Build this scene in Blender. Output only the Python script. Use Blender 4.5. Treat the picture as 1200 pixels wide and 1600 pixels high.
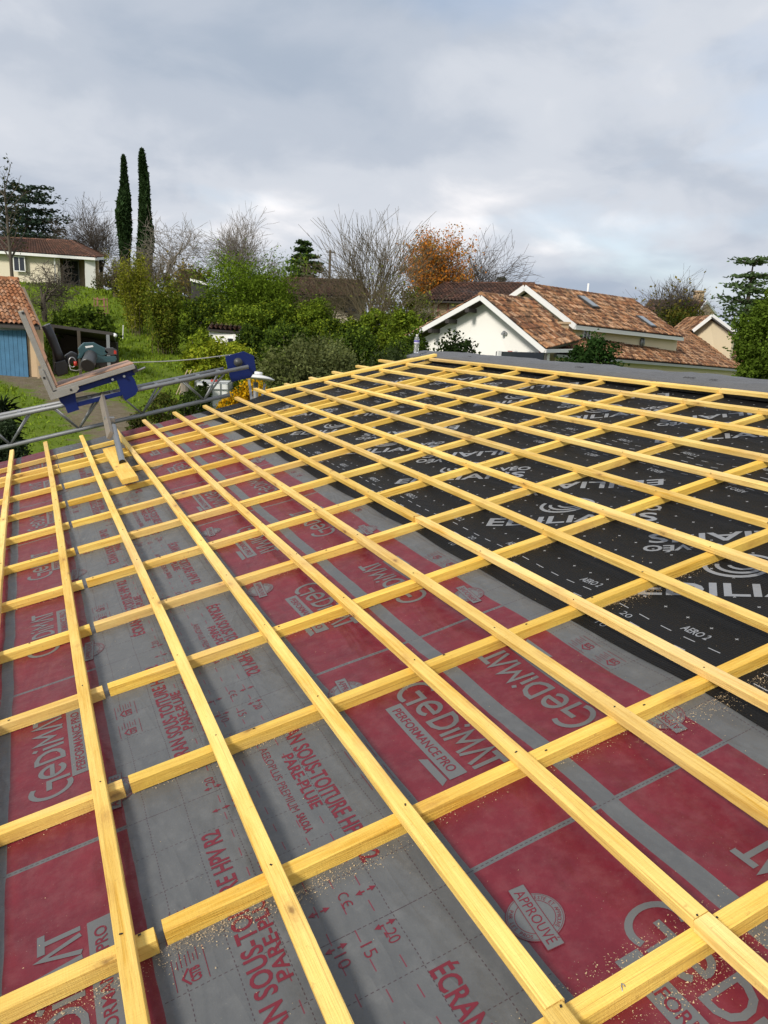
import bpy, bmesh, math, random
import numpy as np
from mathutils import Vector, Matrix
from math import radians, sin, cos, pi

scene = bpy.context.scene
for o in list(bpy.data.objects):
    bpy.data.objects.remove(o, do_unlink=True)
COL = scene.collection

# ------------------------------------------------------------------ camera
CAM = np.array([-0.1077292, -1.43097521, 1.23798082])
RR = np.array([0.91091347, -0.41041159, 0.04241447])
RU = np.array([0.05706312, 0.22712466, 0.97219246])
RF = np.array([0.40863242, 0.88316291, -0.23031028])
FPX = 1202.0
cam_data = bpy.data.cameras.new('camera')
cam = bpy.data.objects.new('camera', cam_data)
COL.objects.link(cam)
cam.matrix_world = Matrix(((RR[0], RU[0], -RF[0], CAM[0]), (RR[1], RU[1], -RF[1], CAM[1]),
                           (RR[2], RU[2], -RF[2], CAM[2]), (0, 0, 0, 1)))
cam_data.sensor_fit = 'VERTICAL'
cam_data.sensor_height = 36.0
cam_data.sensor_width = 27.0
cam_data.lens = FPX / 1600.0 * 36.0
cam_data.clip_start = 0.05
cam_data.clip_end = 6000
scene.camera = cam

# ------------------------------------------------------------------ light
SUN_AZ = radians(121)      # compass-like: direction the light comes from, measured from +Y towards -X
SUN_EL = radians(36)
sun_dir = Vector((-sin(SUN_AZ) * cos(SUN_EL), cos(SUN_AZ) * cos(SUN_EL), sin(SUN_EL)))
sd = bpy.data.lights.new('sun', 'SUN')
sd.energy = 1.5
sd.angle = radians(11)
sd.color = (1.0, 0.93, 0.82)
sun = bpy.data.objects.new('sun', sd)
COL.objects.link(sun)
sun.rotation_euler = (-sun_dir).to_track_quat('-Z', 'Y').to_euler()
sun.location = (0, 0, 60)

world = bpy.data.worlds.new('World')
world.cycles.sampling_method = 'MANUAL'
world.cycles.sample_map_resolution = 256
scene.world = world
world.use_nodes = True
wn, wl = world.node_tree.nodes, world.node_tree.links
wn.clear()
w_out = wn.new('ShaderNodeOutputWorld')
w_sky = wn.new('ShaderNodeTexSky')
w_sky.sky_type = 'NISHITA'
w_sky.sun_disc = False
w_sky.sun_elevation = SUN_EL
w_sky.sun_rotation = -SUN_AZ
w_bg = wn.new('ShaderNodeBackground')
w_bg.inputs['Strength'].default_value = 0.075
wl.new(w_sky.outputs[0], w_bg.inputs['Color'])
# broken cloud deck: noise on a plane far overhead, so that it compresses towards the horizon
w_tc = wn.new('ShaderNodeTexCoord')
w_sep = wn.new('ShaderNodeSeparateXYZ')
wl.new(w_tc.outputs['Generated'], w_sep.inputs[0])
def wmath(op, a, b=None, clamp=False):
    n = wn.new('ShaderNodeMath'); n.operation = op; n.use_clamp = clamp
    for i, x in enumerate((a, b)):
        if x is None: continue
        if isinstance(x, (int, float)): n.inputs[i].default_value = x
        else: wl.new(x, n.inputs[i])
    return n.outputs[0]
w_z = wmath('ADD', wmath('MAXIMUM', w_sep.outputs[2], 0.0), 0.34)
w_px = wmath('DIVIDE', w_sep.outputs[0], w_z)
w_py = wmath('DIVIDE', w_sep.outputs[1], w_z)
w_v = wn.new('ShaderNodeCombineXYZ')
wl.new(w_px, w_v.inputs[0]); wl.new(w_py, w_v.inputs[1])
def wnoise(scale, detail, rough, loc, dist=0.0):
    m = wn.new('ShaderNodeMapping'); m.inputs['Location'].default_value = loc
    wl.new(w_v.outputs[0], m.inputs[0])
    n = wn.new('ShaderNodeTexNoise')
    n.inputs['Scale'].default_value = scale; n.inputs['Detail'].default_value = detail
    n.inputs['Roughness'].default_value = rough; n.inputs['Distortion'].default_value = dist
    wl.new(m.outputs[0], n.inputs['Vector'])
    return n.outputs[0]
def wramp(fac, stops):
    r = wn.new('ShaderNodeValToRGB'); e = r.color_ramp.elements
    r.color_ramp.interpolation = 'EASE'
    while len(e) < len(stops): e.new(0.5)
    for k, (p, c) in enumerate(stops):
        e[k].position = p; e[k].color = (*c, 1)
    wl.new(fac, r.inputs[0])
    return r.outputs[0]
CLOUD = 0.47
n_big = wnoise(0.95, 3, 0.46, (2.6, 0.35, 0), 0.35)
n_fine = wnoise(3.4, 6, 0.52, (0.4, 5.2, 0), 0.3)
n_mix = wmath('ADD', wmath('MULTIPLY', n_big, 0.70), wmath('MULTIPLY', n_fine, 0.30))
c_cloud = wramp(n_mix, [(0.36, (0.40, 0.465, 0.565)), (0.46, (0.50, 0.55, 0.635)), (0.54, (0.63, 0.665, 0.73)), (0.66, (1.0, 0.975, 0.98))])
w_cbg = wn.new('ShaderNodeBackground')
w_cbg.inputs['Strength'].default_value = CLOUD
wl.new(c_cloud, w_cbg.inputs['Color'])
n_gap = wnoise(0.75, 6, 0.55, (7.3, 2.2, 0), 0.2)
w_mask = wn.new('ShaderNodeMapRange')
w_mask.inputs['From Min'].default_value = 0.56; w_mask.inputs['From Max'].default_value = 0.74
w_mask.inputs['To Min'].default_value = 0.0; w_mask.inputs['To Max'].default_value = 0.75
wl.new(n_gap, w_mask.inputs[0])
w_mix = wn.new('ShaderNodeMixShader')
wl.new(w_mask.outputs[0], w_mix.inputs[0])
wl.new(w_cbg.outputs[0], w_mix.inputs[1]); wl.new(w_bg.outputs[0], w_mix.inputs[2])
wl.new(w_mix.outputs[0], w_out.inputs[0])

scene.render.engine = 'CYCLES'
scene.cycles.max_bounces = 4
scene.cycles.diffuse_bounces = 2
scene.cycles.glossy_bounces = 2
scene.cycles.transmission_bounces = 4
scene.view_settings.view_transform = 'Standard'
scene.view_settings.look = 'None'
scene.view_settings.gamma = 1
scene.view_settings.exposure = 1.18
scene.view_settings.use_curve_mapping = False
scene.render.resolution_x = 768
scene.render.resolution_y = 1024

# ------------------------------------------------------------------ helpers
def ray(px, py):
    d = RF + RR * (px - 600) / FPX - RU * (py - 800) / FPX
    return d / (d @ RF)
def at(px, py, depth): return CAM + ray(px, py) * depth
def atY(px, py, y):
    d = ray(px, py); return CAM + d * (y - CAM[1]) / d[1]

TH = 0.2256684
CT, ST = cos(TH), sin(TH)
def RP(u, v, h=0.0): return Vector((u * CT - h * ST, v, u * ST + h * CT))

def sm(a, b, x):
    t = min(1, max(0, (x - a) / (b - a))); return t * t * (3 - 2 * t)
def terrain(x, y):
    left = 1 - 0.75 * sm(9, 30, x)
    lat = max(0.0, abs(x - 10) - 60)
    z = -3.0 + 1.65 * sm(9, 36, y) + 4.7 * sm(31, 66, y) * left
    z += 0.25 * sin(x * 0.21 + 1) * sm(12, 30, y) * 0.5 + 0.12 * sin(y * 0.33 + x * 0.4) * sm(12, 30, y)
    return z

def tag(o, label, cat, group=None, kind=None):
    if label: o['label'] = label
    if cat: o['category'] = cat
    if group: o['group'] = group
    if kind: o['kind'] = kind
    return o
def empty(name, loc, label=None, cat=None, group=None):
    o = bpy.data.objects.new(name, None)
    COL.objects.link(o); o.location = Vector(loc); o.empty_display_size = 0.2
    tag(o, label, cat, group)
    return o
def wpos(o):
    p = Vector((0, 0, 0))
    while o is not None:
        p = p + Vector(o.location); o = o.parent
    return p
def adopt(o, parent):
    if parent is not None:
        off = wpos(parent); o.parent = parent; o.location = Vector(o.location) - off
    return o
def link_mesh(name, me, mat=None, parent=None):
    o = bpy.data.objects.new(name, me); COL.objects.link(o)
    if mat is not None: me.materials.append(mat)
    return adopt(o, parent)
def np_mesh(name, V, F, mat=None, parent=None, smooth=False, col=None, uv=None):
    """V (n,3); F (m,k) array or list of polygons; col per-vertex float RGB; world coordinates."""
    me = bpy.data.meshes.new(name)
    V = np.asarray(V, dtype=np.float32).reshape(-1, 3)
    if isinstance(F, np.ndarray):
        k = F.shape[1]; m = F.shape[0]
        me.vertices.add(len(V)); me.vertices.foreach_set('co', V.ravel())
        me.loops.add(m * k); me.loops.foreach_set('vertex_index', F.astype(np.int32).ravel())
        me.polygons.add(m); me.polygons.foreach_set('loop_start', np.arange(0, m * k, k, dtype=np.int32))
        me.polygons.foreach_set('loop_total', np.full(m, k, dtype=np.int32))
        me.update(calc_edges=True)
    else:
        me.from_pydata([tuple(map(float, v)) for v in V], [], F); me.update()
    if smooth: me.polygons.foreach_set('use_smooth', np.ones(len(me.polygons), dtype=bool))
    if col is not None:
        a = me.color_attributes.new('Col', 'FLOAT_COLOR', 'POINT')
        c4 = np.ones((len(V), 4), dtype=np.float32); c4[:, :3] = col
        a.data.foreach_set('color', c4.ravel())
    if uv is not None:
        l = me.uv_layers.new(name='UVMap')
        vi = np.empty(len(me.loops), dtype=np.int32); me.loops.foreach_get('vertex_index', vi)
        l.data.foreach_set('uv', np.asarray(uv, dtype=np.float32)[vi].ravel())
    return link_mesh(name, me, mat, parent)

class MB:
    """Collects boxes, bars, tubes and prisms into one mesh."""
    def __init__(self): self.V = []; self.F = []
    def add(self, vs, fs):
        b = len(self.V); self.V += [tuple(map(float, v)) for v in vs]
        self.F += [tuple(b + i for i in f) for f in fs]
    def hexa(self, p):      # 8 corners: bottom 0-3, top 4-7
        self.add(p, [(3, 2, 1, 0), (4, 5, 6, 7), (0, 1, 5, 4), (1, 2, 6, 5), (2, 3, 7, 6), (3, 0, 4, 7)])
    def box(self, c, s, ax=None):
        c = Vector(c); a = ax or (Vector((1, 0, 0)), Vector((0, 1, 0)), Vector((0, 0, 1)))
        p = []
        for z in (-.5, .5):
            for x, y in ((-.5, -.5), (.5, -.5), (.5, .5), (-.5, .5)):
                p.append(c + a[0] * (x * s[0]) + a[1] * (y * s[1]) + a[2] * (z * s[2]))
        self.hexa(p)
    def bar(self, a, b, w, h, up=(0, 0, 1)):
        a, b = Vector(a), Vector(b); d = (b - a); L = d.length; d.normalize()
        s = d.cross(Vector(up)).normalized(); u = s.cross(d).normalized()
        self.box((a + b) / 2, (L, w, h), (d, s, u))
    def tube(self, pts, rad, n=8, cap=True):
        pts = [Vector(p) for p in pts]
        if isinstance(rad, (int, float)): rad = [rad] * len(pts)
        b = len(self.V); ref = None
        for i, p in enumerate(pts):
            d = (pts[min(i + 1, len(pts) - 1)] - pts[max(i - 1, 0)])
            d = d.normalized() if d.length > 1e-9 else Vector((0, 0, 1))
            if ref is None: ref = Vector((0, 0, 1)) if abs(d.z) < .9 else Vector((1, 0, 0))
            s = d.cross(ref).normalized(); t = s.cross(d).normalized(); ref = t
            for k in range(n):
                a = 2 * pi * k / n
                self.V.append(tuple(p + (s * cos(a) + t * sin(a)) * rad[i]))
        for i in range(len(pts) - 1):
            for k in range(n):
                k2 = (k + 1) % n
                self.F.append((b + i * n + k, b + (i + 1) * n + k, b + (i + 1) * n + k2, b + i * n + k2))
        if cap:
            self.F.append(tuple(b + k for k in range(n)))
            e = b + (len(pts) - 1) * n
            self.F.append(tuple(e + k for k in reversed(range(n))))
    def lathe(self, base, prof, n=20, axis=Vector((0, 0, 1))):
        ax = Vector(axis).normalized(); base = Vector(base)
        self.tube([base + ax * z for r, z in prof], [max(r, 1e-4) for r, z in prof], n)
    def prism(self, pts, d):
        """closed polygon pts extruded by vector d"""
        pts = [Vector(p) for p in pts]; d = Vector(d); n = len(pts)
        self.add(pts + [p + d for p in pts], [tuple(reversed(range(n))), tuple(range(n, 2 * n))] +
                 [(i, (i + 1) % n, n + (i + 1) % n, n + i) for i in range(n)])
    def build(self, name, mat, parent=None, smooth=False, bevel=0.0, col=None):
        o = np_mesh(name, np.array(self.V), self.F, mat, parent, smooth, col)
        if bevel or True:
            bm = bmesh.new(); bm.from_mesh(o.data)
            bmesh.ops.recalc_face_normals(bm, faces=bm.faces)
            if bevel:
                ed = [e for e in bm.edges if len(e.link_faces) == 2 and e.calc_face_angle(0) > 0.6]
                bmesh.ops.bevel(bm, geom=ed, offset=bevel, segments=2, affect='EDGES', profile=0.6)
            bm.to_mesh(o.data); bm.free()
        return o

# ------------------------------------------------------------------ materials
def new_mat(name):
    m = bpy.data.materials.new(name); m.use_nodes = True
    nt = m.node_tree; nt.nodes.clear()
    out = nt.nodes.new('ShaderNodeOutputMaterial')
    return m, nt, out
class NB:
    def __init__(self, nt): self.nt = nt
    def n(self, t, **kw):
        x = self.nt.nodes.new(t)
        for k, v in kw.items(): setattr(x, k, v)
        return x
    def l(self, a, b): self.nt.links.new(a, b)
    def put(self, sock, v):
        if isinstance(v, (int, float)): sock.default_value = v
        elif isinstance(v, (tuple, list)):
            sock.default_value = tuple(v) + ((1,) if len(sock.default_value) == 4 and len(v) == 3 else ())
        else: self.l(v, sock)
    def m(self, op, a, b=None, c=None, clamp=False):
        x = self.n('ShaderNodeMath', operation=op); x.use_clamp = clamp
        for i, v in enumerate((a, b, c)):
            if v is not None: self.put(x.inputs[i], v)
        return x.outputs[0]
    def mix(self, f, a, b, blend='MIX'):
        x = self.n('ShaderNodeMix', data_type='RGBA', blend_type=blend)
        self.put(x.inputs[0], f); self.put(x.inputs[6], a); self.put(x.inputs[7], b)
        return x.outputs[2]
    def noise(self, vec, scale, detail=3, rough=0.55, dist=0.0, out=0):
        x = self.n('ShaderNodeTexNoise')
        x.inputs['Scale'].default_value = scale; x.inputs['Detail'].default_value = detail
        x.inputs['Roughness'].default_value = rough; x.inputs['Distortion'].default_value = dist
        if vec is not None: self.l(vec, x.inputs['Vector'])
        return x.outputs[out]
    def ramp(self, f, stops, interp='LINEAR'):
        r = self.n('ShaderNodeValToRGB'); r.color_ramp.interpolation = interp; e = r.color_ramp.elements
        while len(e) < len(stops): e.new(0.5)
        for k, (p, c) in enumerate(stops):
            e[k].position = p; e[k].color = (*c, 1) if isinstance(c, (tuple, list)) else (c, c, c, 1)
        self.l(f, r.inputs[0]); return r.outputs[0]
    def mapping(self, vec, scale=(1, 1, 1), loc=(0, 0, 0), rot=(0, 0, 0)):
        x = self.n('ShaderNodeMapping')
        x.inputs['Scale'].default_value = scale; x.inputs['Location'].default_value = loc; x.inputs['Rotation'].default_value = rot
        self.l(vec, x.inputs[0]); return x.outputs[0]
    def bump(self, h, strength=0.3, dist=0.01):
        x = self.n('ShaderNodeBump'); x.inputs['Strength'].default_value = strength; x.inputs['Distance'].default_value = dist
        self.l(h, x.inputs['Height']); return x.outputs[0]
    def bsdf(self, out, color, rough=0.6, normal=None, metal=0.0, spec=None, **kw):
        p = self.n('ShaderNodeBsdfPrincipled')
        self.put(p.inputs['Base Color'], color); self.put(p.inputs['Roughness'], rough); self.put(p.inputs['Metallic'], metal)
        if spec is not None: self.put(p.inputs['Specular IOR Level'], spec)
        for k, v in kw.items(): self.put(p.inputs[k], v)
        if normal is not None: self.l(normal, p.inputs['Normal'])
        self.l(p.outputs[0], out.inputs['Surface']); return p

def plain(name, color, rough=0.6, metal=0.0, var=0.18, scale=6.0, bump=0.15, spec=None, bdist=0.01):
    m, nt, out = new_mat(name); b = NB(nt)
    tc = b.n('ShaderNodeTexCoord')
    f = b.noise(tc.outputs['Object'], scale, 5, 0.6)
    f2 = b.noise(tc.outputs['Object'], scale * 7, 4, 0.6)
    lo = tuple(c * (1 - var) for c in color); hi = tuple(min(1, c * (1 + var)) for c in color)
    c = b.mix(b.m('ADD', b.m('MULTIPLY', f, 0.65), b.m('MULTIPLY', f2, 0.35)), lo, hi)
    b.bsdf(out, c, rough, b.bump(f2, bump, bdist) if bump else None, metal, spec)
    return m

def wood_mat(name, dark, light, knots=True, stain=0.35):
    """Sawn softwood, grain along local X; tint from the object's own colour."""
    m, nt, out = new_mat(name); b = NB(nt)
    tc = b.n('ShaderNodeTexCoord'); oi = b.n('ShaderNodeObjectInfo')
    off = b.n('ShaderNodeVectorMath', operation='SCALE'); off.inputs[0].default_value = (37.0, 11.0, 5.0)
    b.l(oi.outputs['Random'], off.inputs['Scale'])
    ad = b.n('ShaderNodeVectorMath', operation='ADD'); b.l(tc.outputs['Object'], ad.inputs[0]); b.l(off.outputs[0], ad.inputs[1])
    P = ad.outputs[0]
    big = b.noise(b.mapping(P, (1.1, 6, 6)), 1.6, 4, 0.6, 0.3)
    grain = b.noise(b.mapping(P, (3.0, 85, 85)), 1.0, 4, 0.62, 0.9)
    fine = b.noise(b.mapping(P, (18, 420, 420)), 1.0, 3, 0.6)
    g = b.m('ADD', b.m('MULTIPLY', big, 0.5), b.m('ADD', b.m('MULTIPLY', grain, 0.36), b.m('MULTIPLY', fine, 0.14)))
    c = b.ramp(g, [(0.34, dark), (0.46, tuple(a * .62 + d * .38 for a, d in zip(light, dark))), (0.58, light)])
    c = b.mix(1.0, c, oi.outputs['Color'], 'MULTIPLY')
    # stain from the preservative: uneven, warmer patches
    st = b.noise(b.mapping(P, (2.2, 9, 9)), 1.3, 5, 0.65)
    c = b.mix(b.m('MULTIPLY', b.ramp(st, [(0.50, 0.0), (0.72, 1.0)]), stain), c, (0.62, 0.345, 0.055))
    if knots:
        vo = b.n('ShaderNodeTexVoronoi'); vo.inputs['Scale'].default_value = 1.0; vo.inputs['Randomness'].default_value = 1.0
        wb = b.n('ShaderNodeVectorMath', operation='MULTIPLY_ADD'); wb.inputs[1].default_value = (0.035, 0.014, 0.014)
        b.l(b.noise(P, 38, 3, 0.6, 0, 1), wb.inputs[0]); b.l(P, wb.inputs[2])
        b.l(b.mapping(wb.outputs[0], (4.6, 11, 11)), vo.inputs['Vector'])
        d = vo.outputs['Distance']
        ring = b.m('SINE', b.m('MULTIPLY', d, 60))
        c = b.mix(b.m('MULTIPLY', b.ramp(d, [(0.12, 1.0), (0.30, 0.0)]), b.m('ADD', 0.30, b.m('MULTIPLY', ring, 0.09))), c, (0.45, 0.20, 0.05))
        c = b.mix(b.m('MULTIPLY', b.ramp(d, [(0.05, 1.0), (0.115, 0.0)]), 0.7), c, (0.17, 0.075, 0.025))
    sp = b.noise(P, 55, 3, 0.6)
    c = b.mix(b.m('MULTIPLY', b.ramp(sp, [(0.66, 0.0), (0.74, 1.0)]), 0.35), c, (0.33, 0.17, 0.05))
    ck = b.noise(b.mapping(P, (1.6, 210, 210)), 1.0, 2, 0.5, 0.4)
    c = b.mix(b.m('MULTIPLY', b.ramp(ck, [(0.63, 0.0), (0.70, 1.0)]), 0.42), c, (0.36, 0.17, 0.035))
    saw = b.noise(b.mapping(P, (240, 12, 12)), 1.0, 2, 0.6)
    gr = b.noise(b.mapping(P, (0.8, 3, 3)), 1.0, 3, 0.6)
    c = b.mix(b.m('MULTIPLY', b.ramp(gr, [(0.52, 0.0), (0.68, 1.0)]), 0.38), c, (0.62, 0.44, 0.26))
    nrm = b.bump(b.m('ADD', b.m('ADD', grain, b.m('MULTIPLY', saw, 0.45)), b.m('MULTIPLY', fine, 0.9)), 0.6, 0.0035)
    b.bsdf(out, c, 0.62, nrm, spec=0.3)
    return m

def leaf_mat(name, trans=0.35, rough=0.5):
    m, nt, out = new_mat(name); b = NB(nt)
    a = b.n('ShaderNodeAttribute', attribute_name='Col')
    p = b.n('ShaderNodeBsdfDiffuse'); b.l(a.outputs['Color'], p.inputs['Color'])
    t = b.n('ShaderNodeBsdfTranslucent'); b.l(b.mix(1.0, a.outputs['Color'], (1.2, 1.25, 0.6), 'MULTIPLY'), t.inputs['Color'])
    mx = b.n('ShaderNodeMixShader'); mx.inputs[0].default_value = trans
    b.l(p.outputs[0], mx.inputs[1]); b.l(t.outputs[0], mx.inputs[2]); b.l(mx.outputs[0], out.inputs['Surface'])
    return m
def vcol_mat(name, rough=0.75, bump=0.0, scale=30, dirt=None):
    m, nt, out = new_mat(name); b = NB(nt)
    a = b.n('ShaderNodeAttribute', attribute_name='Col'); tc = b.n('ShaderNodeTexCoord')
    f = b.noise(tc.outputs['Object'], scale, 5, 0.65)
    c = b.mix(1.0, a.outputs['Color'], b.ramp(f, [(0.25, 0.72), (0.7, 1.18)]), 'MULTIPLY')
    if dirt:
        g = b.noise(tc.outputs['Object'], dirt[1], 6, 0.65)
        c = b.mix(b.m('MULTIPLY', b.ramp(g, [(dirt[2], 0.0), (dirt[3], 1.0)]), dirt[4]), c, dirt[0])
    b.bsdf(out, c, rough, b.bump(f, bump, 0.01) if bump else None, spec=0.25)
    return m

M = {}
M['wood'] = wood_mat('treated_softwood', (0.66, 0.36, 0.042), (0.97, 0.70, 0.215))
M['wood_plain'] = wood_mat('raw_timber', (0.30, 0.22, 0.13), (0.50, 0.40, 0.27), True, 0.1)
M['ply'] = plain('plywood_face', (0.42, 0.25, 0.17), 0.6, 0, 0.25, 9, 0.2)
M['bark'] = plain('bark', (0.085, 0.068, 0.052), 0.9, 0, 0.3, 8, 0.4)
M['bark_pale'] = plain('pale_bark', (0.22, 0.19, 0.155), 0.9, 0, 0.3, 8, 0.3)
M['bark_olive'] = plain('olive_bark', (0.13, 0.105, 0.06), 0.9, 0, 0.3, 8, 0.3)
M['leaf'] = leaf_mat('foliage', 0.22)
M['render_white'] = plain('white_render', (0.86, 0.85, 0.81), 0.85, 0, 0.06, 1.2, 0.2)
M['render_cream'] = plain('cream_render', (0.70, 0.60, 0.42), 0.88, 0, 0.10, 1.0, 0.2)
M['render_pale'] = plain('pale_render', (0.72, 0.65, 0.51), 0.88, 0, 0.10, 1.0, 0.2)
M['render_sand'] = plain('sand_render', (0.55, 0.40, 0.25), 0.88, 0, 0.12, 1.4, 0.2)
M['white_paint'] = plain('white_paint', (0.78, 0.78, 0.77), 0.5, 0, 0.05, 3, 0.05)
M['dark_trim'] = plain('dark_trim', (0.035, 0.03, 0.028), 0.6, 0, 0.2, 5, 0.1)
M['glass_dark'] = plain('window_glass', (0.03, 0.035, 0.045), 0.08, 0, 0.1, 2, 0.0)
M['glass_sky'] = plain('skylight_glass', (0.10, 0.13, 0.15), 0.06, 0, 0.1, 2, 0.0, 0.9)
M['shutter_red'] = plain('red_shutter_paint', (0.48, 0.20, 0.18), 0.7, 0, 0.15, 8, 0.1)
M['alu'] = plain('weathered_aluminium', (0.27, 0.28, 0.29), 0.55, 0.45, 0.25, 14, 0.1)
M['alu_pale'] = plain('scuffed_aluminium_frame', (0.34, 0.33, 0.305), 0.55, 0.35, 0.3, 12, 0.2)
M['steel'] = plain('galvanised_tube', (0.36, 0.37, 0.37), 0.38, 0.85, 0.2, 20, 0.05)
M['blue'] = plain('blue_painted_steel', (0.004, 0.016, 0.115), 0.55, 0.0, 0.3, 9, 0.12, 0.3)
M['black_plastic'] = plain('black_plastic', (0.015, 0.015, 0.016), 0.42, 0, 0.2, 12, 0.08)
M['grey_plastic'] = plain('dark_grey_plastic', (0.055, 0.058, 0.06), 0.45, 0, 0.2, 12, 0.08)
M['teal'] = plain('teal_plastic', (0.030, 0.080, 0.092), 0.38, 0, 0.15, 12, 0.05)
M['red_plastic'] = plain('red_plastic', (0.45, 0.035, 0.02), 0.4, 0, 0.15, 12, 0.05)
M['rope'] = plain('grey_rope', (0.32, 0.32, 0.31), 0.8, 0, 0.2, 60, 0.3)
M['tank'] = plain('white_tank_plastic', (0.72, 0.73, 0.72), 0.4, 0, 0.06, 3, 0.02)
M['gutter'] = plain('grey_gutter', (0.33, 0.34, 0.35), 0.4, 0.4, 0.15, 6, 0.05)
M['ink_red'] = plain('red_print_ink', (0.15, 0.010, 0.022), 0.5, 0, 0.22, 25, 0.06)
M['ink_grey'] = plain('grey_unprinted_film', (0.125, 0.13, 0.132), 0.5, 0, 0.12, 14, 0.06)
M['ink_white'] = plain('white_print_ink', (0.24, 0.252, 0.272), 0.5, 0, 0.14, 40, 0.1)
M['nail'] = plain('dark_nail', (0.03, 0.026, 0.022), 0.5, 0.4, 0.2, 30, 0)
M['grey_roll'] = plain('grey_ridge_roll', (0.125, 0.125, 0.127), 0.5, 0, 0.28, 5.5, 0.6, 0.35, 0.03)

# ================================================================== OUR ROOF
ROOF = empty('house_under_construction', (1.4, 3.0, -3.0),
             'foreground house roof laid with grey, red and black underlay and yellow battens', 'house')
UA, UB, UC, UD = -0.277, 1.088, 2.355, 3.735           # centre lines of the four underlay rolls
V0, V1 = -1.9, 7.0
def verge(u): return 6.80 + 0.075 * u + (0.18 * sm(2.0, 2.6, u))
def hm(u, v):                                          # gentle slack of the underlay between the rafters
    return (0.0016 * sin(u * 9.0 + 1.3 * sin(v * 2.1)) + 0.0016 * sin(v * 7.3 + u * 2.0)
            + 0.0006 * sin(v * 13.1 - u * 11.0) - 0.0070 * (0.5 + 0.5 * cos(2 * pi * (v / 0.6 - 0.5))))
HM = -0.0655

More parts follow.
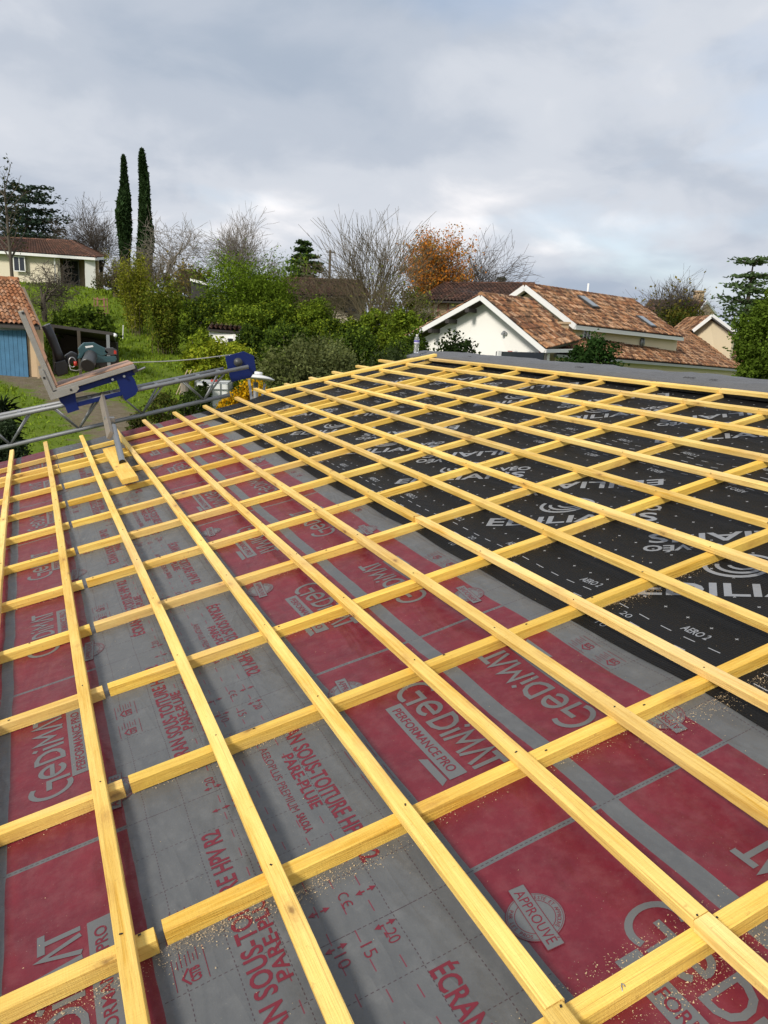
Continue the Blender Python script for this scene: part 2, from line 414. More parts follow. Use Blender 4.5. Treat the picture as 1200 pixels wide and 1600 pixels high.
def roll_print_mat(half, stripe, ks):
    m, nt, out = new_mat('grey_red_underlay'); b = NB(nt)
    uvn = b.n('ShaderNodeUVMap'); uvn.uv_map = 'UVMap'
    sp = b.n('ShaderNodeSeparateXYZ'); b.l(uvn.outputs[0], sp.inputs[0])
    w, s = sp.outputs[0], sp.outputs[1]                # metres from the centre line, metres along the roll
    wob = b.noise(b.mapping(uvn.outputs[0], (1, 2.2, 1)), 2.3, 2, 0.5)
    wob = b.m('MULTIPLY', b.m('SUBTRACT', wob, 0.5), 0.012)
    aw = b.m('ABSOLUTE', b.m('ADD', w, wob))
    red = b.m('MULTIPLY', b.m('GREATER_THAN', aw, stripe), b.m('LESS_THAN', aw, half))
    P = 1.03
    sf = b.m('FRACT', b.m('DIVIDE', s, P))             # 0 at the cross line
    sl = b.m('MULTIPLY', b.m('MINIMUM', sf, b.m('SUBTRACT', 1.0, sf)), P)
    red = b.m('MULTIPLY', red, b.m('GREATER_THAN', sl, 0.0075))
    # dotted ruling
    def dots(coord, per): return b.m('LESS_THAN', b.m('FRACT', b.m('DIVIDE', coord, per)), 0.55)
    cross = b.m('MULTIPLY', b.m('LESS_THAN', sl, 0.0012), dots(w, 0.013))
    g = P / 7
    gf = b.m('FRACT', b.m('DIVIDE', s, g)); gl = b.m('MULTIPLY', b.m('MINIMUM', gf, b.m('SUBTRACT', 1.0, gf)), g)
    out_red = b.m('GREATER_THAN', aw, half)
    l1 = b.m('MULTIPLY', b.m('MULTIPLY', b.m('LESS_THAN', gl, 0.0011), dots(w, 0.012)), out_red)
    uf = b.m('FRACT', b.m('DIVIDE', b.m('ADD', aw, 0.03), 0.1)); ul = b.m('MULTIPLY', b.m('MINIMUM', uf, b.m('SUBTRACT', 1.0, uf)), 0.1)
    l2 = b.m('MULTIPLY', b.m('MULTIPLY', b.m('LESS_THAN', ul, 0.0011), dots(s, 0.012)), b.m('MULTIPLY', out_red, b.m('LESS_THAN', aw, 0.59)))
    lines = b.m('MAXIMUM', cross, b.m('MAXIMUM', l1, l2))
    dash = None
    for d in (0.60, 0.655, 0.71):
        q = b.m('MULTIPLY', b.m('LESS_THAN', b.m('ABSOLUTE', b.m('SUBTRACT', b.m('ABSOLUTE', w), d * ks)), 0.0014),
                b.m('LESS_THAN', b.m('FRACT', b.m('DIVIDE', b.m('ADD', s, d), 0.078)), 0.42))
        dash = q if dash is None else b.m('MAXIMUM', dash, q)
    n1 = b.noise(uvn.outputs[0], 6.5, 5, 0.62); n2 = b.noise(uvn.outputs[0], 17, 6, 0.68); n3 = b.noise(uvn.outputs[0], 1.4, 3, 0.5)
    grey = b.mix(n1, (0.080, 0.084, 0.089), (0.130, 0.134, 0.135))
    grey = b.mix(b.m('MULTIPLY', b.ramp(n2, [(0.5, 0.0), (0.78, 1.0)]), 0.25), grey, (0.24, 0.24, 0.235))
    rcol = b.mix(b.ramp(n1, [(0.3, 0.0), (0.72, 1.0)]), (0.112, 0.006, 0.014), (0.180, 0.016, 0.028))
    rcol = b.mix(b.m('MULTIPLY', b.ramp(n2, [(0.45, 0.0), (0.75, 1.0)]), 0.42), rcol, (0.23, 0.075, 0.08))
    c = b.mix(red, grey, rcol)
    c = b.mix(b.m('MULTIPLY', lines, 0.8), c, (0.045, 0.022, 0.028))
    c = b.mix(b.m('MULTIPLY', dash, 0.85), c, (0.16, 0.018, 0.035))
    # pale dust
    dst = b.noise(uvn.outputs[0], 210, 2, 0.5)
    c = b.mix(b.m('MULTIPLY', b.ramp(dst, [(0.70, 0.0), (0.78, 1.0)]), b.m('MULTIPLY', b.ramp(n3, [(0.4, 0.0), (0.7, 1.0)]), 0.55)), c, (0.55, 0.47, 0.36))
    h = b.m('ADD', b.m('MULTIPLY', n1, 1.0), b.m('MULTIPLY', n2, 0.14))
    crease = b.noise(b.mapping(uvn.outputs[0], (2.2, 0.7, 1)), 2.0, 3, 0.5, 0.8)
    rd = b.noise(b.mapping(uvn.outputs[0], (3.2, 1.1, 1), (0, 0, 0), (0, 0, 0.5)), 1.3, 2, 0.45, 1.2)
    rd = b.m('POWER', b.m('SUBTRACT', 1.0, b.m('MULTIPLY', b.m('ABSOLUTE', b.m('SUBTRACT', rd, 0.5)), 5.0), clamp=True), 3.0)
    nrm = b.bump(b.m('ADD', b.m('ADD', h, b.m('MULTIPLY', rd, 0.22)), b.m('MULTIPLY', crease, 4.5)), 0.5, 0.014)
    b.bsdf(out, c, b.ramp(n1, [(0.3, 0.40), (0.7, 0.56)]), nrm, spec=0.45)
    return m
def black_roll_mat():
    m, nt, out = new_mat('black_embossed_underlay'); b = NB(nt)
    uvn = b.n('ShaderNodeUVMap'); uvn.uv_map = 'UVMap'
    sp = b.n('ShaderNodeSeparateXYZ'); b.l(uvn.outputs[0], sp.inputs[0])
    w, s = sp.outputs[0], sp.outputs[1]
    aw = b.m('ABSOLUTE', w)
    def tri(x, p, o=0.0):
        f = b.m('FRACT', b.m('DIVIDE', b.m('ADD', x, o), p)); return b.m('MULTIPLY', b.m('ABSOLUTE', b.m('SUBTRACT', f, 0.5)), p)
    cw, cs = tri(w, 0.105, 0.485 - 0.0525), tri(s, 0.1, 0.066 - 0.05)
    plus = b.m('MAXIMUM', b.m('MULTIPLY', b.m('LESS_THAN', cw, 0.0013), b.m('LESS_THAN', cs, 0.0065)),
               b.m('MULTIPLY', b.m('LESS_THAN', cs, 0.0013), b.m('LESS_THAN', cw, 0.0065)))
    plus = b.m('MULTIPLY', plus, b.m('LESS_THAN', aw, 0.54))
    dash = None
    for d in (0.585, 0.645, 0.70):
        q = b.m('MULTIPLY', b.m('LESS_THAN', b.m('ABSOLUTE', b.m('SUBTRACT', aw, d)), 0.0019),
                b.m('LESS_THAN', b.m('FRACT', b.m('DIVIDE', b.m('ADD', s, d * 7), 0.1)), 0.47))
        if d > 0.6: q = b.m('MULTIPLY', q, b.m('GREATER_THAN', b.m('FRACT', b.m('DIVIDE', b.m('ADD', s, d * 3.0), 0.4)), 0.3))
        dash = q if dash is None else b.m('MAXIMUM', dash, q)
    n1 = b.noise(uvn.outputs[0], 5, 5, 0.6); n2 = b.noise(uvn.outputs[0], 60, 4, 0.6)
    c = b.mix(n1, (0.0055, 0.0057, 0.0060), (0.0125, 0.0128, 0.0133))
    c = b.mix(b.m('MULTIPLY', b.m('MAXIMUM', plus, dash), 0.8), c, (0.42, 0.43, 0.45))
    dst = b.noise(uvn.outputs[0], 240, 2, 0.5)
    c = b.mix(b.m('MULTIPLY', b.ramp(dst, [(0.72, 0.0), (0.80, 1.0)]), 0.18), c, (0.5, 0.43, 0.32))
    vo = b.n('ShaderNodeTexVoronoi'); vo.inputs['Scale'].default_value = 95; vo.inputs['Randomness'].default_value = 0.15
    b.l(uvn.outputs[0], vo.inputs['Vector'])
    crease = b.noise(b.mapping(uvn.outputs[0], (2.2, 0.7, 1)), 2.0, 3, 0.5, 0.8)
    rd = b.noise(b.mapping(uvn.outputs[0], (3.2, 1.1, 1), (0, 0, 0), (0, 0, 0.5)), 1.3, 2, 0.45, 1.2)
    rd = b.m('POWER', b.m('SUBTRACT', 1.0, b.m('MULTIPLY', b.m('ABSOLUTE', b.m('SUBTRACT', rd, 0.5)), 5.0), clamp=True), 3.0)
    nrm = b.bump(b.m('ADD', b.m('ADD', b.m('MULTIPLY', vo.outputs['Distance'], -0.35), b.m('MULTIPLY', rd, 0.22)), b.m('MULTIPLY', crease, 5.0)), 0.5, 0.014)
    b.bsdf(out, c, 0.62, nrm, spec=0.2)
    return m
M['roll_grey'] = roll_print_mat(0.374, 0.026, 1.0); M['roll_grey_low'] = roll_print_mat(0.318, 0.021, 0.93); M['roll_black'] = black_roll_mat()

def membrane(name, u0, u1, uc, sphase, hoff, mat, lap_in=None):
    nu = max(4, int((u1 - u0) / 0.05)); nv = int((V1 + 0.6 - V0) / 0.06)
    V = []; UVs = []
    for j in range(nv + 1):
        for i in range(nu + 1):
            u = u0 + (u1 - u0) * i / nu
            ve = verge(u) + 0.05
            v = V0 + (ve - V0) * j / nv
            wob = (0.006 * sin(v * 3.1 + u0) + 0.004 * sin(v * 7.7)) * (1 if i == 0 else (0.5 if i == 1 else 0))
            V.append(RP(u + wob, v, HM + hoff + hm(u, v))); UVs.append((u + wob - uc, v - sphase))
    F = np.array([(j * (nu + 1) + i, j * (nu + 1) + i + 1, (j + 1) * (nu + 1) + i + 1, (j + 1) * (nu + 1) + i)
                  for j in range(nv) for i in range(nu)])
    return np_mesh(name, [tuple(v) for v in V], F, mat, ROOF, True, None, UVs)
PHA, PHB, PHC, PHD = 0.44, -0.20, 0.0, 0.37
mem_a = membrane('underlay_sheet', -1.75, 0.50, UA, PHA, 0.0, M['roll_grey_low'])
mem_b = membrane('underlay_sheet', 0.345, 1.80, UB, PHB, 0.0022, M['roll_grey'])
mem_c = membrane('underlay_sheet', 1.572, 3.10, UC, PHC, 0.0044, M['roll_black'])
mem_d = membrane('underlay_sheet', 2.99, 4.42, UD, PHD, 0.0066, M['roll_black'])
mem_a['label'] = 'grey and red printed underlay, lowest strip'
mem_b['label'] = 'grey and red printed underlay beside the black strip'
mem_c['label'] = 'black embossed underlay beside the grey and red strip'
mem_d['label'] = 'black embossed underlay along the ridge'

# ---- lettering -----------------------------------------------------------
_tc = {}
def glyph(text, bold=0.0):
    key = (text, bold)
    if key not in _tc:
        cu = bpy.data.curves.new('lettering', 'FONT'); cu.body = text; cu.resolution_u = 3; cu.offset = bold
        ob = bpy.data.objects.new('lettering', cu); COL.objects.link(ob)
        bpy.context.view_layer.update()
        me = bpy.data.meshes.new_from_object(ob.evaluated_get(bpy.context.evaluated_depsgraph_get()))
        V = np.array([v.co[:2] for v in me.vertices]).reshape(-1, 2); F = [tuple(p.vertices) for p in me.polygons]
        bpy.data.objects.remove(ob); bpy.data.curves.remove(cu); bpy.data.meshes.remove(me)
        _tc[key] = (V, F)
    return _tc[key]
CAPH = float(np.ptp(glyph('H')[0][:, 1]))
def text2d(text, length, cap, bold=0.0):
    V, F = glyph(text, bold)
    x0, x1 = V[:, 0].min(), V[:, 0].max()
    return np.stack([(V[:, 0] - x0) * length / (x1 - x0), V[:, 1] * cap / CAPH], 1), F
def ribbon(pts, t):
    pts = [np.array(p, float) for p in pts]; n = len(pts); L = []; R = []
    for i, p in enumerate(pts):
        a = pts[i] - pts[i - 1] if i > 0 else pts[1] - pts[0]
        c = pts[i + 1] - pts[i] if i < n - 1 else a
        a = a / np.linalg.norm(a); c = c / np.linalg.norm(c)
        na = np.array([-a[1], a[0]]); nc = np.array([-c[1], c[0]]); q = na + nc
        q = q / max(1e-6, np.linalg.norm(q)); k = 1 / max(0.45, q @ na)
        L.append(p + q * k * t / 2); R.append(p - q * k * t / 2)
    V = np.array(L + R); F = [(i, i + 1, n + i + 1, n + i) for i in range(n - 1)]
    return V, F
def arc(cx, cy, r, a0, a1, n=14, ry=None):
    return [(cx + r * cos(radians(a0 + (a1 - a0) * k / n)), cy + (ry or r) * sin(radians(a0 + (a1 - a0) * k / n))) for k in range(n + 1)]
def rect2d(x0, y0, x1, y1, nx=1):
    V = []; F = []
    for k in range(nx + 1):
        x = x0 + (x1 - x0) * k / nx; V += [(x, y0), (x, y1)]
    for k in range(nx): F.append((2 * k, 2 * k + 2, 2 * k + 3, 2 * k + 1))
    return np.array(V), F
def annulus(r0, r1, n=36):
    V = []; F = []
    for k in range(n):
        a = 2 * pi * k / n; V += [(r0 * cos(a), r0 * sin(a)), (r1 * cos(a), r1 * sin(a))]
        j = (k + 1) % n; F.append((2 * k, 2 * j, 2 * j + 1, 2 * k + 1))
    return np.array(V), F
class Ink:
    def __init__(self, h0=0.0): self.V = []; self.F = []; self.h0 = h0
    def put(self, VF, o, d, up, h, clip=None):
        V, F = VF; b = len(self.V)
        for x, y in V:
            u = o[0] + d[0] * x + up[0] * y; v = o[1] + d[1] * x + up[1] * y
            self.V.append(tuple(RP(u, v, HM + self.h0 + hm(u, v) + h)))
        self.F += [tuple(b + i for i in f) for f in F]
    def build(self, name, mat, parent):
        if self.V:
            o = np_mesh(name, np.array(self.V), self.F, mat, parent); o['kind'] = 'stuff'; return o
def rot2(V, a):
    c, s = cos(a), sin(a); return np.stack([V[:, 0] * c - V[:, 1] * s, V[:, 0] * s + V[:, 1] * c], 1)

LOGO = []
LOGO.append((ribbon(arc(0.72, 0.5, 0.62, 62, 292, 18, 0.66), 0.19), 0))
LOGO.append((ribbon([(0.62, 0.56), (1.22, 0.56), (1.22, -0.16)], 0.19), 0.3))
LOGO.append((ribbon(arc(1.95, 0.43, 0.40, 2, 318, 18), 0.18), 0))
LOGO.append((ribbon([(1.62, 0.43), (2.42, 0.43)], 0.16), 0.3))
LOGO.append((ribbon([(2.72, -0.07), (2.72, 0.95), (3.0, 0.95), (3.28, 0.83), (3.42, 0.62), (3.44, 0.38), (3.32, 0.16), (3.05, 0.03), (2.81, 0.02)], 0.18), 0))
LOGO.append((ribbon([(3.74, -0.04), (3.74, 0.72)], 0.18), 0))
LOGO.append((ribbon([(3.72, 0.92), (3.80, 1.08)], 0.17), 0))
LOGO.append((ribbon([(4.03, -0.05), (4.16, 0.95), (4.50, 0.32), (4.88, 0.95), (5.00, -0.05)], 0.17), 0))
LOGO.append((ribbon([(5.18, -0.05), (5.52, 0.97), (5.86, -0.05)], 0.17), 0.3))
LOGO.append((ribbon([(5.72, 0.95), (6.50, 0.95)], 0.19), 0))
LOGO.append((ribbon([(6.12, 0.86), (6.12, -0.05)], 0.19), 0))

def print_roll(uc, phase, halves, parent, h0, ks=1.0, vmin=-1.4, vmax=6.9):
    P = 1.03; red, grey, over = Ink(h0), Ink(h0), Ink(h0)
    for side in halves:                                 # side -1: below the centre stripe, +1: above it
        d = (0, -1.0) if side < 0 else (0, 1.0)         # reading direction
        up = (1.0, 0) if side < 0 else (-1.0, 0)        # letters stand towards the stripe
        def O(k, r, dist): return (uc + side * dist * ks, phase + P * k + d[1] * r)
        for k in range(-2, 9):
            vm = phase + P * k + d[1] * 0.5
            if vm < vmin - 0.3 or vm > vmax: continue
            near = vm < 4.2
            def ok(r): v = phase + P * k + d[1] * r; return vmin < v < vmax - 0.3
            # big logo
            if ok(0.3) and ok(0.75):
                for (V, F), dh in LOGO:
                    grey.put((np.stack([V[:, 0] / 6.5 * 0.505, V[:, 1] * 0.084], 1), F), O(k, 0.265, 0.192), d, up, 0.0009 + dh * 0.001)
                V, F = rect2d(0, 0, 0.405, 0.052, 6); grey.put((V, F), O(k, 0.340, 0.268), d, up, 0.0009)
                V = np.array([(0.275, -0.027), (0.415, -0.027), (0.400, -0.006), (0.290, -0.006)]); grey.put((V, [(0, 1, 2, 3)]), O(k, 0.340, 0.268), d, up, 0.0009)
                red.put(text2d('PERFORMANCE PRO', 0.355, 0.026, 0.012), O(k, 0.362, 0.255), d, up, 0.0015)
            # seal
            if ok(0.17):
                o = O(k, 0.172, 0.328); tilt = -0.10
                V, F = annulus(0.002, 0.0600); grey.put((V, F), o, d, up, 0.0009)
                for r0, r1 in ((0.0585, 0.0602), (0.0555, 0.0564), (0.0405, 0.0418)):
                    V, F = annulus(r0, r1); red.put((V, F), o, d, up, 0.0015)
                b = rot2(rect2d(-0.083, -0.019, 0.083, 0.019, 4)[0], tilt), rect2d(-0.083, -0.019, 0.083, 0.019, 4)[1]
                over.put(b, o, d, up, 0.0019)
                for y0, y1 in ((0.0178, 0.0192), (-0.0192, -0.0178)):
                    V, F = rect2d(-0.083, y0, 0.083, y1, 4); red.put((rot2(V, tilt), F), o, d, up, 0.0024)
                for x0 in (-0.0832, 0.0818):
                    V, F = rect2d(x0, -0.0178, x0 + 0.0014, 0.0178); red.put((rot2(V, tilt), F), o, d, up, 0.0024)
                V, F = text2d('APPROUVÉ', 0.142, 0.0215, 0.0); V = V + np.array([-0.071, -0.0108]); red.put((rot2(V, tilt), F), o, d, up, 0.0024)
                if near:
                    for word, a0, a1, flip in (('TESTÉ ET APPROUVÉ', 152, 28, 1), ('PAR LES PROS', 222, 318, -1)):
                        n = len(word)
                        for q, ch in enumerate(word):
                            if ch == ' ': continue
                            a = radians(a0 + (a1 - a0) * q / (n - 1)); V, F = glyph(ch)
                            V = V * (0.0088 / CAPH) * 0.9; V = V - np.array([V[:, 0].mean(), 0.0044])
                            V = rot2(V, a - pi / 2 if flip > 0 else a + pi / 2)
                            red.put((V + np.array([0.0486 * cos(a), 0.0486 * sin(a)]), F), o, d, up, 0.0015)
            # the long title and small print on the grey margin
            if ok(0.2) and ok(0.85):
                red.put(text2d('ÉCRAN SOUS-TOITURE HPV R2', 0.71, 0.044, 0.022), O(k, 0.165, 0.568), d, up, 0.0009)
                red.put(text2d('PARE-PLUIE', 0.262, 0.031, 0.022), O(k, 0.362, 0.608), d, up, 0.0009)
                if near:
                    red.put(text2d('AEROPLUS PREMIUM', 0.315, 0.022, -0.010), O(k, 0.290, 0.655), d, up, 0.0009)
                    red.put(text2d('SALOLA', 0.082, 0.020, 0.028), O(k, 0.620, 0.650), d, up, 0.0009)
            if near:
                for txt, r, dd in (('10', 0.035, 0.716), ('15', 0.040, 0.661), ('20', 0.035, 0.606)):
                    if ok(r): red.put(text2d(txt, 0.034, 0.026, -0.006), O(k, r, dd), d, up, 0.0009)
                if ok(-0.09):
                    red.put(ribbon(arc(0.013, 0.011, 0.0105, 60, 300, 8), 0.003), O(k, -0.105, 0.655), d, up, 0.0009)
                    red.put(ribbon(arc(0.038, 0.011, 0.0105, 60, 300, 8), 0.003), O(k, -0.105, 0.655), d, up, 0.0009)
                    red.put(rect2d(0.029, 0.0098, 0.0415, 0.0122), O(k, -0.105, 0.655), d, up, 0.0020)
                for r in (-0.082, 0.019):
                    for dd in (0.705, 0.595):
                        if not ok(r): continue
                        for sg in (1, -1):
                            V = np.array([(-0.002, 0.003), (0.002, 0.003), (0.002, 0.011), (0.0075, 0.011), (0, 0.025), (-0.0075, 0.011), (-0.002, 0.011)]) * np.array([1, sg])
                            red.put((V, [(0, 1, 2, 6), (3, 4, 5)]), O(k, r, dd), d, up, 0.0009)
                for r in (0.45, 0.57):                    # certification blocks
                    if not ok(r): continue
                    o = O(k, r, 0.445)
                    red.put(text2d('CSTB', 0.036, 0.020, 0.03), (o[0] + up[0] * 0.012, o[1] + d[1] * 0.006), d, up, 0.0009)
                    red.put(ribbon([(0.004, 0.034), (0.024, 0.048), (0.044, 0.034)], 0.0045), o, d, up, 0.0009)
                    for q, (x0, x1, y) in enumerate([(0, 0.085, -0.004), (0.054, 0.088, 0.010), (0.056, 0.076, 0.018), (0.052, 0.086, 0.026), (0.05, 0.08, 0.034), (0.052, 0.088, 0.044), (0.05, 0.072, 0.052), (0.0, 0.08, 0.062)]):
                        red.put(rect2d(x0, y, x1, y + 0.0015), o, d, up, 0.0009)
    red.build('printed_lettering', M['ink_red'], parent); grey.build('printed_logo', M['ink_grey'], parent); over.build('printed_banner', M['ink_grey'], parent)
print_roll(UA, PHA, (1,), mem_a, 0.0, 0.93)
print_roll(UB, PHB, (-1, 1), mem_b, 0.0022)

def print_black(uc, phase, parent, mirror_rows, umin, umax, hh):
    P = 1.03; S = 1 / math.sqrt(2); ink = Ink()
    for k in range(-3, 9):
        vo = phase + P * k
        for flip in (1, -1):
            d = (S * flip, -S * flip); up = (S * flip, S * flip)
            if flip > 0: o = np.array([uc - 0.495, 0.56 + vo])
            else: o = np.array([uc + 0.470, 0.42 + vo])
            if o[1] < -1.0 or o[1] > 6.5 or (flip < 0 and o[1] > 5.8): continue
            ink.put(text2d('EDILIANS', 0.77, 0.092, 0.018), o, d, up, hh)
            up_, d_ = np.array(up), np.array(d)
            o2 = o + up_ * 0.125 + d_ * 0.60
            ink.put(text2d('VÉO', 0.185, 0.058, 0.03), o2, d, up, hh)
            ink.put(text2d('O', 0.07, 0.058, 0.03), o + up_ * 0.125 + d_ * 0.485, d, up, hh)
            # swirl
            if flip > 0:
                c = o + up_ * 0.235 + d_ * 0.33
                for q, (r, a0, a1, t) in enumerate([(0.105, 150, 330, 0.018), (0.075, 170, 350, 0.016), (0.046, 190, 380, 0.014), (0.105, -20, 110, 0.016)]):
                    n = 14; pts = []
                    V1_, F1 = ribbon(arc(0.012 * q, 0.006 * q, r, a0, a1, n, r * 0.82), t)
                    ink.put((V1_, F1), c, d, up, hh + 0.0003 * q)
    for k in range(-2, 16):
        v = 0.297 + phase + 0.515 * k
        if v < -1.0 or v > 6.3: continue
        ink.put(text2d('AERO 2', 0.107, 0.031, 0.02), (uc - 0.556, v), (0, -1), (1, 0), hh)
        if uc + 0.556 < umax: ink.put(text2d('AERO 2', 0.107, 0.031, 0.02), (uc + 0.556, v + 0.2), (0, 1), (-1, 0), hh)
        if k % 2 == 0:
            ink.put(text2d('20', 0.045, 0.026, 0.0), (uc - 0.635, v + 0.2), (0, -1), (1, 0), hh)
            ink.put(text2d('10', 0.040, 0.026, 0.0), (uc - 0.738, v + 0.2), (0, -1), (1, 0), hh)
    ink.build('printed_lettering', M['ink_white'], parent)
print_black(UC, PHC, mem_c, True, 1.6, 2.98, 0.0054)
print_black(UD, PHD, mem_d, False, 3.0, 4.2, 0.0076)

# ---- battens ---------------------------------------------------------------
rng = random.Random(5)
def sawn(name, L, w, t, mat, tint, seed, crook=0.0022, parent=None, z0=0.0):
    r = random.Random(seed); n = max(2, int(L / 0.22)); V = []; ch = 0.0022
    sect = [(-w/2 + ch, -t), (w/2 - ch, -t), (w/2, -t + ch), (w/2, -ch), (w/2 - ch, 0), (-w/2 + ch, 0), (-w/2, -ch), (-w/2, -t + ch)]
    p1, p2 = r.uniform(0, 6), r.uniform(0, 6)
    for i in range(n + 1):
        x = L * i / n
        by = crook * sin(x * 1.15 + p1) * 1.6; bz = 0.4 * crook * sin(x * 1.7 + p2)
        for (y, z) in sect:
            V.append((x, y + by + r.uniform(-1, 1) * 0.0006, z + bz + r.uniform(-1, 1) * 0.0005))
    F = [tuple(reversed(range(8))), tuple(n * 8 + k for k in range(8))]
    for i in range(n):
        for k in range(8):
            k2 = (k + 1) % 8; F.append((i * 8 + k, i * 8 + k2, (i + 1) * 8 + k2, (i + 1) * 8 + k))
    me = bpy.data.meshes.new(name); me.from_pydata(V, [], F); me.update(); me.materials.append(mat)
    o = bpy.data.objects.new(name, me); COL.objects.link(o); o.color = (*tint, 1)
    return o
def place(o, org, ex, ez, parent):
    ex = Vector(ex).normalized(); ez = Vector(ez).normalized(); ey = ez.cross(ex).normalized(); ez = ex.cross(ey)
    m = Matrix.Identity(4)
    for r_ in range(3): m[r_][0], m[r_][1], m[r_][2], m[r_][3] = ex[r_], ey[r_], ez[r_], org[r_]
    if parent is None:
        o.matrix_world = m; return
    o.parent = parent
    m.translation = Vector(org) - wpos(parent)
    o.matrix_local = m
NRM = Vector((-ST, 0, CT)); SLOPE = Vector((CT, 0, ST))
def tint():
    k = rng.random(); b_ = rng.uniform(0.80, 1.08)
    return (b_ * (1.0 + 0.02 * k), b_ * (0.97 + 0.07 * k), b_ * (0.85 + 0.45 * k))
BT, CTK = 0.027, 0.038
# (u at near end, u at far end, cuts along v, far end)
BATT = [(-0.322, -0.332, [], 6.95), (0.0, -0.008, [], 6.98), (0.326, 0.330, [], 6.86), (0.654, 0.662, [-0.592], 6.84),
        (0.979, 0.975, [-0.592], 6.95), (1.287, 1.300, [], 7.0), (1.605, 1.632, [1.815], 6.98), (1.918, 1.995, [3.006], 7.03),
        (2.232, 2.310, [3.01], 7.40), (2.545, 2.630, [2.41], 7.22), (2.876, 2.950, [4.205], 7.27), (3.215, 3.260, [1.81], 7.31),
        (3.560, 3.600, [], 7.36), (3.905, 3.930, [2.405], 7.41), (4.240, 4.215, [2.41, 4.81], 6.72)]
GREYED = {(7, 1), (6, 0)}
sd_ = 100
for bi, (ua, ub, cuts, vend) in enumerate(BATT):
    vs = [-1.85] + cuts + [vend]
    for q in range(len(vs) - 1):
        va, vb = vs[q] + (0.0015 if q else 0), vs[q + 1] - (0.0015 if q < len(vs) - 2 else 0)
        f = lambda v: ua + (ub - ua) * max(0, v) / 7.0
        a, e = RP(f(va) + rng.uniform(-.003, .003), va, rng.uniform(-.001, .001)), RP(f(vb) + rng.uniform(-.003, .003), vb, rng.uniform(-.001, .001))
        tn = tint(); wd = 0.039 * rng.uniform(0.97, 1.05)
        if (bi, q) == (7, 1): tn = (0.86, 0.84, 0.95)
        if (bi, q) == (6, 0): tn = (1.04, 1.02, 1.25)
        o = sawn('batten', (e - a).length, wd, BT, M['wood'], tn, sd_, 0.0026); sd_ += 1
        place(o, a, e - a, NRM, ROOF)
CBV = [-1.19, -0.594, 0.0, 0.589, 1.199, 1.811, 2.406, 3.004, 3.60, 4.208, 4.81, 5.485, 5.70, 6.19]
NAILS = MB()
for ci, v in enumerate(CBV):
    last = ci == len(CBV) - 1
    gap = 0.066 + rng.uniform(-.006, .006)
    cuts = [(-1.7, gap - 0.009 if v < 5 else gap - 0.003), (gap + 0.009 if v < 5 else gap + 0.003, 4.235)]
    for (a_, b_) in cuts:
        dv = 0.0
        fa = v + (0.105 * a_ if last else 0) ; fb = v + (0.105 * b_ if last else 0)
        a, e = RP(a_, fa + rng.uniform(-.004, .004), -BT - 0.0004), RP(b_, fb + rng.uniform(-.004, .004), -BT - 0.0004)
        tn = tint(); tn = (tn[0] * 1.0, tn[1] * 0.97, tn[2] * 0.72)
        o = sawn('counter_batten', (e - a).length, 0.0395, CTK, M['wood'], tn, sd_, 0.0022); sd_ += 1
        place(o, a, e - a, NRM, ROOF)
    for (ua, ub, cuts_, vend) in BATT:
        if v > 4.5 or v < -0.7: continue
        u = ua + rng.uniform(-.006, .006); vv = v + rng.uniform(-.008, .008)
        p = RP(u, vv, 0.0012)
        a = rng.uniform(0, 3); r_ = 0.0034
        NAILS.box(p, (rng.uniform(.004, .008), 0.0036, 0.0012), (SLOPE * cos(a) + Vector((0, 1, 0)) * sin(a), Vector((0, 1, 0)) * cos(a) - SLOPE * sin(a), NRM))
        if rng.random() < .5: continue
        p = RP(u + 0.03 + rng.uniform(0.0, .12), v + rng.uniform(-.009, .009), -BT + 0.0012)
        NAILS.box(p, (0.007, 0.004, 0.0012), (SLOPE, Vector((0, 1, 0)), NRM))
no = NAILS.build('nail_heads', M['nail'], ROOF); no['kind'] = 'stuff'
# wire staple in the nearest counter batten
st = MB(); st.tube([RP(0.775, -0.6135, -0.052), RP(0.775, -0.6165, -0.030), RP(0.777, -0.612, -0.0245), RP(0.782, -0.606, -0.0245), RP(0.785, -0.6095, -0.026), RP(0.785, -0.6165, -0.034), RP(0.784, -0.6165, -0.046)], 0.0012, 6)
st.build('staple', M['steel'], ROOF)
# loose verge board lying over the batten ends
a, e = RP(2.36, 6.80, 0.033), RP(4.30, 6.62, 0.033)
o = sawn('verge_board', (e - a).length, 0.085, 0.032, M['wood'], (1.04, 1.06, 0.95), 901); place(o, a, e - a, NRM, ROOF)
o['label'] = 'wider yellow board lying over the batten ends at the verge'
a, e = RP(2.30, 6.855, 0.031), RP(4.05, 6.70, 0.031)
o = sawn('verge_board', (e - a).length, 0.045, 0.030, M['wood'], (1.0, 0.98, 0.9), 902); place(o, a, e - a, NRM, ROOF)

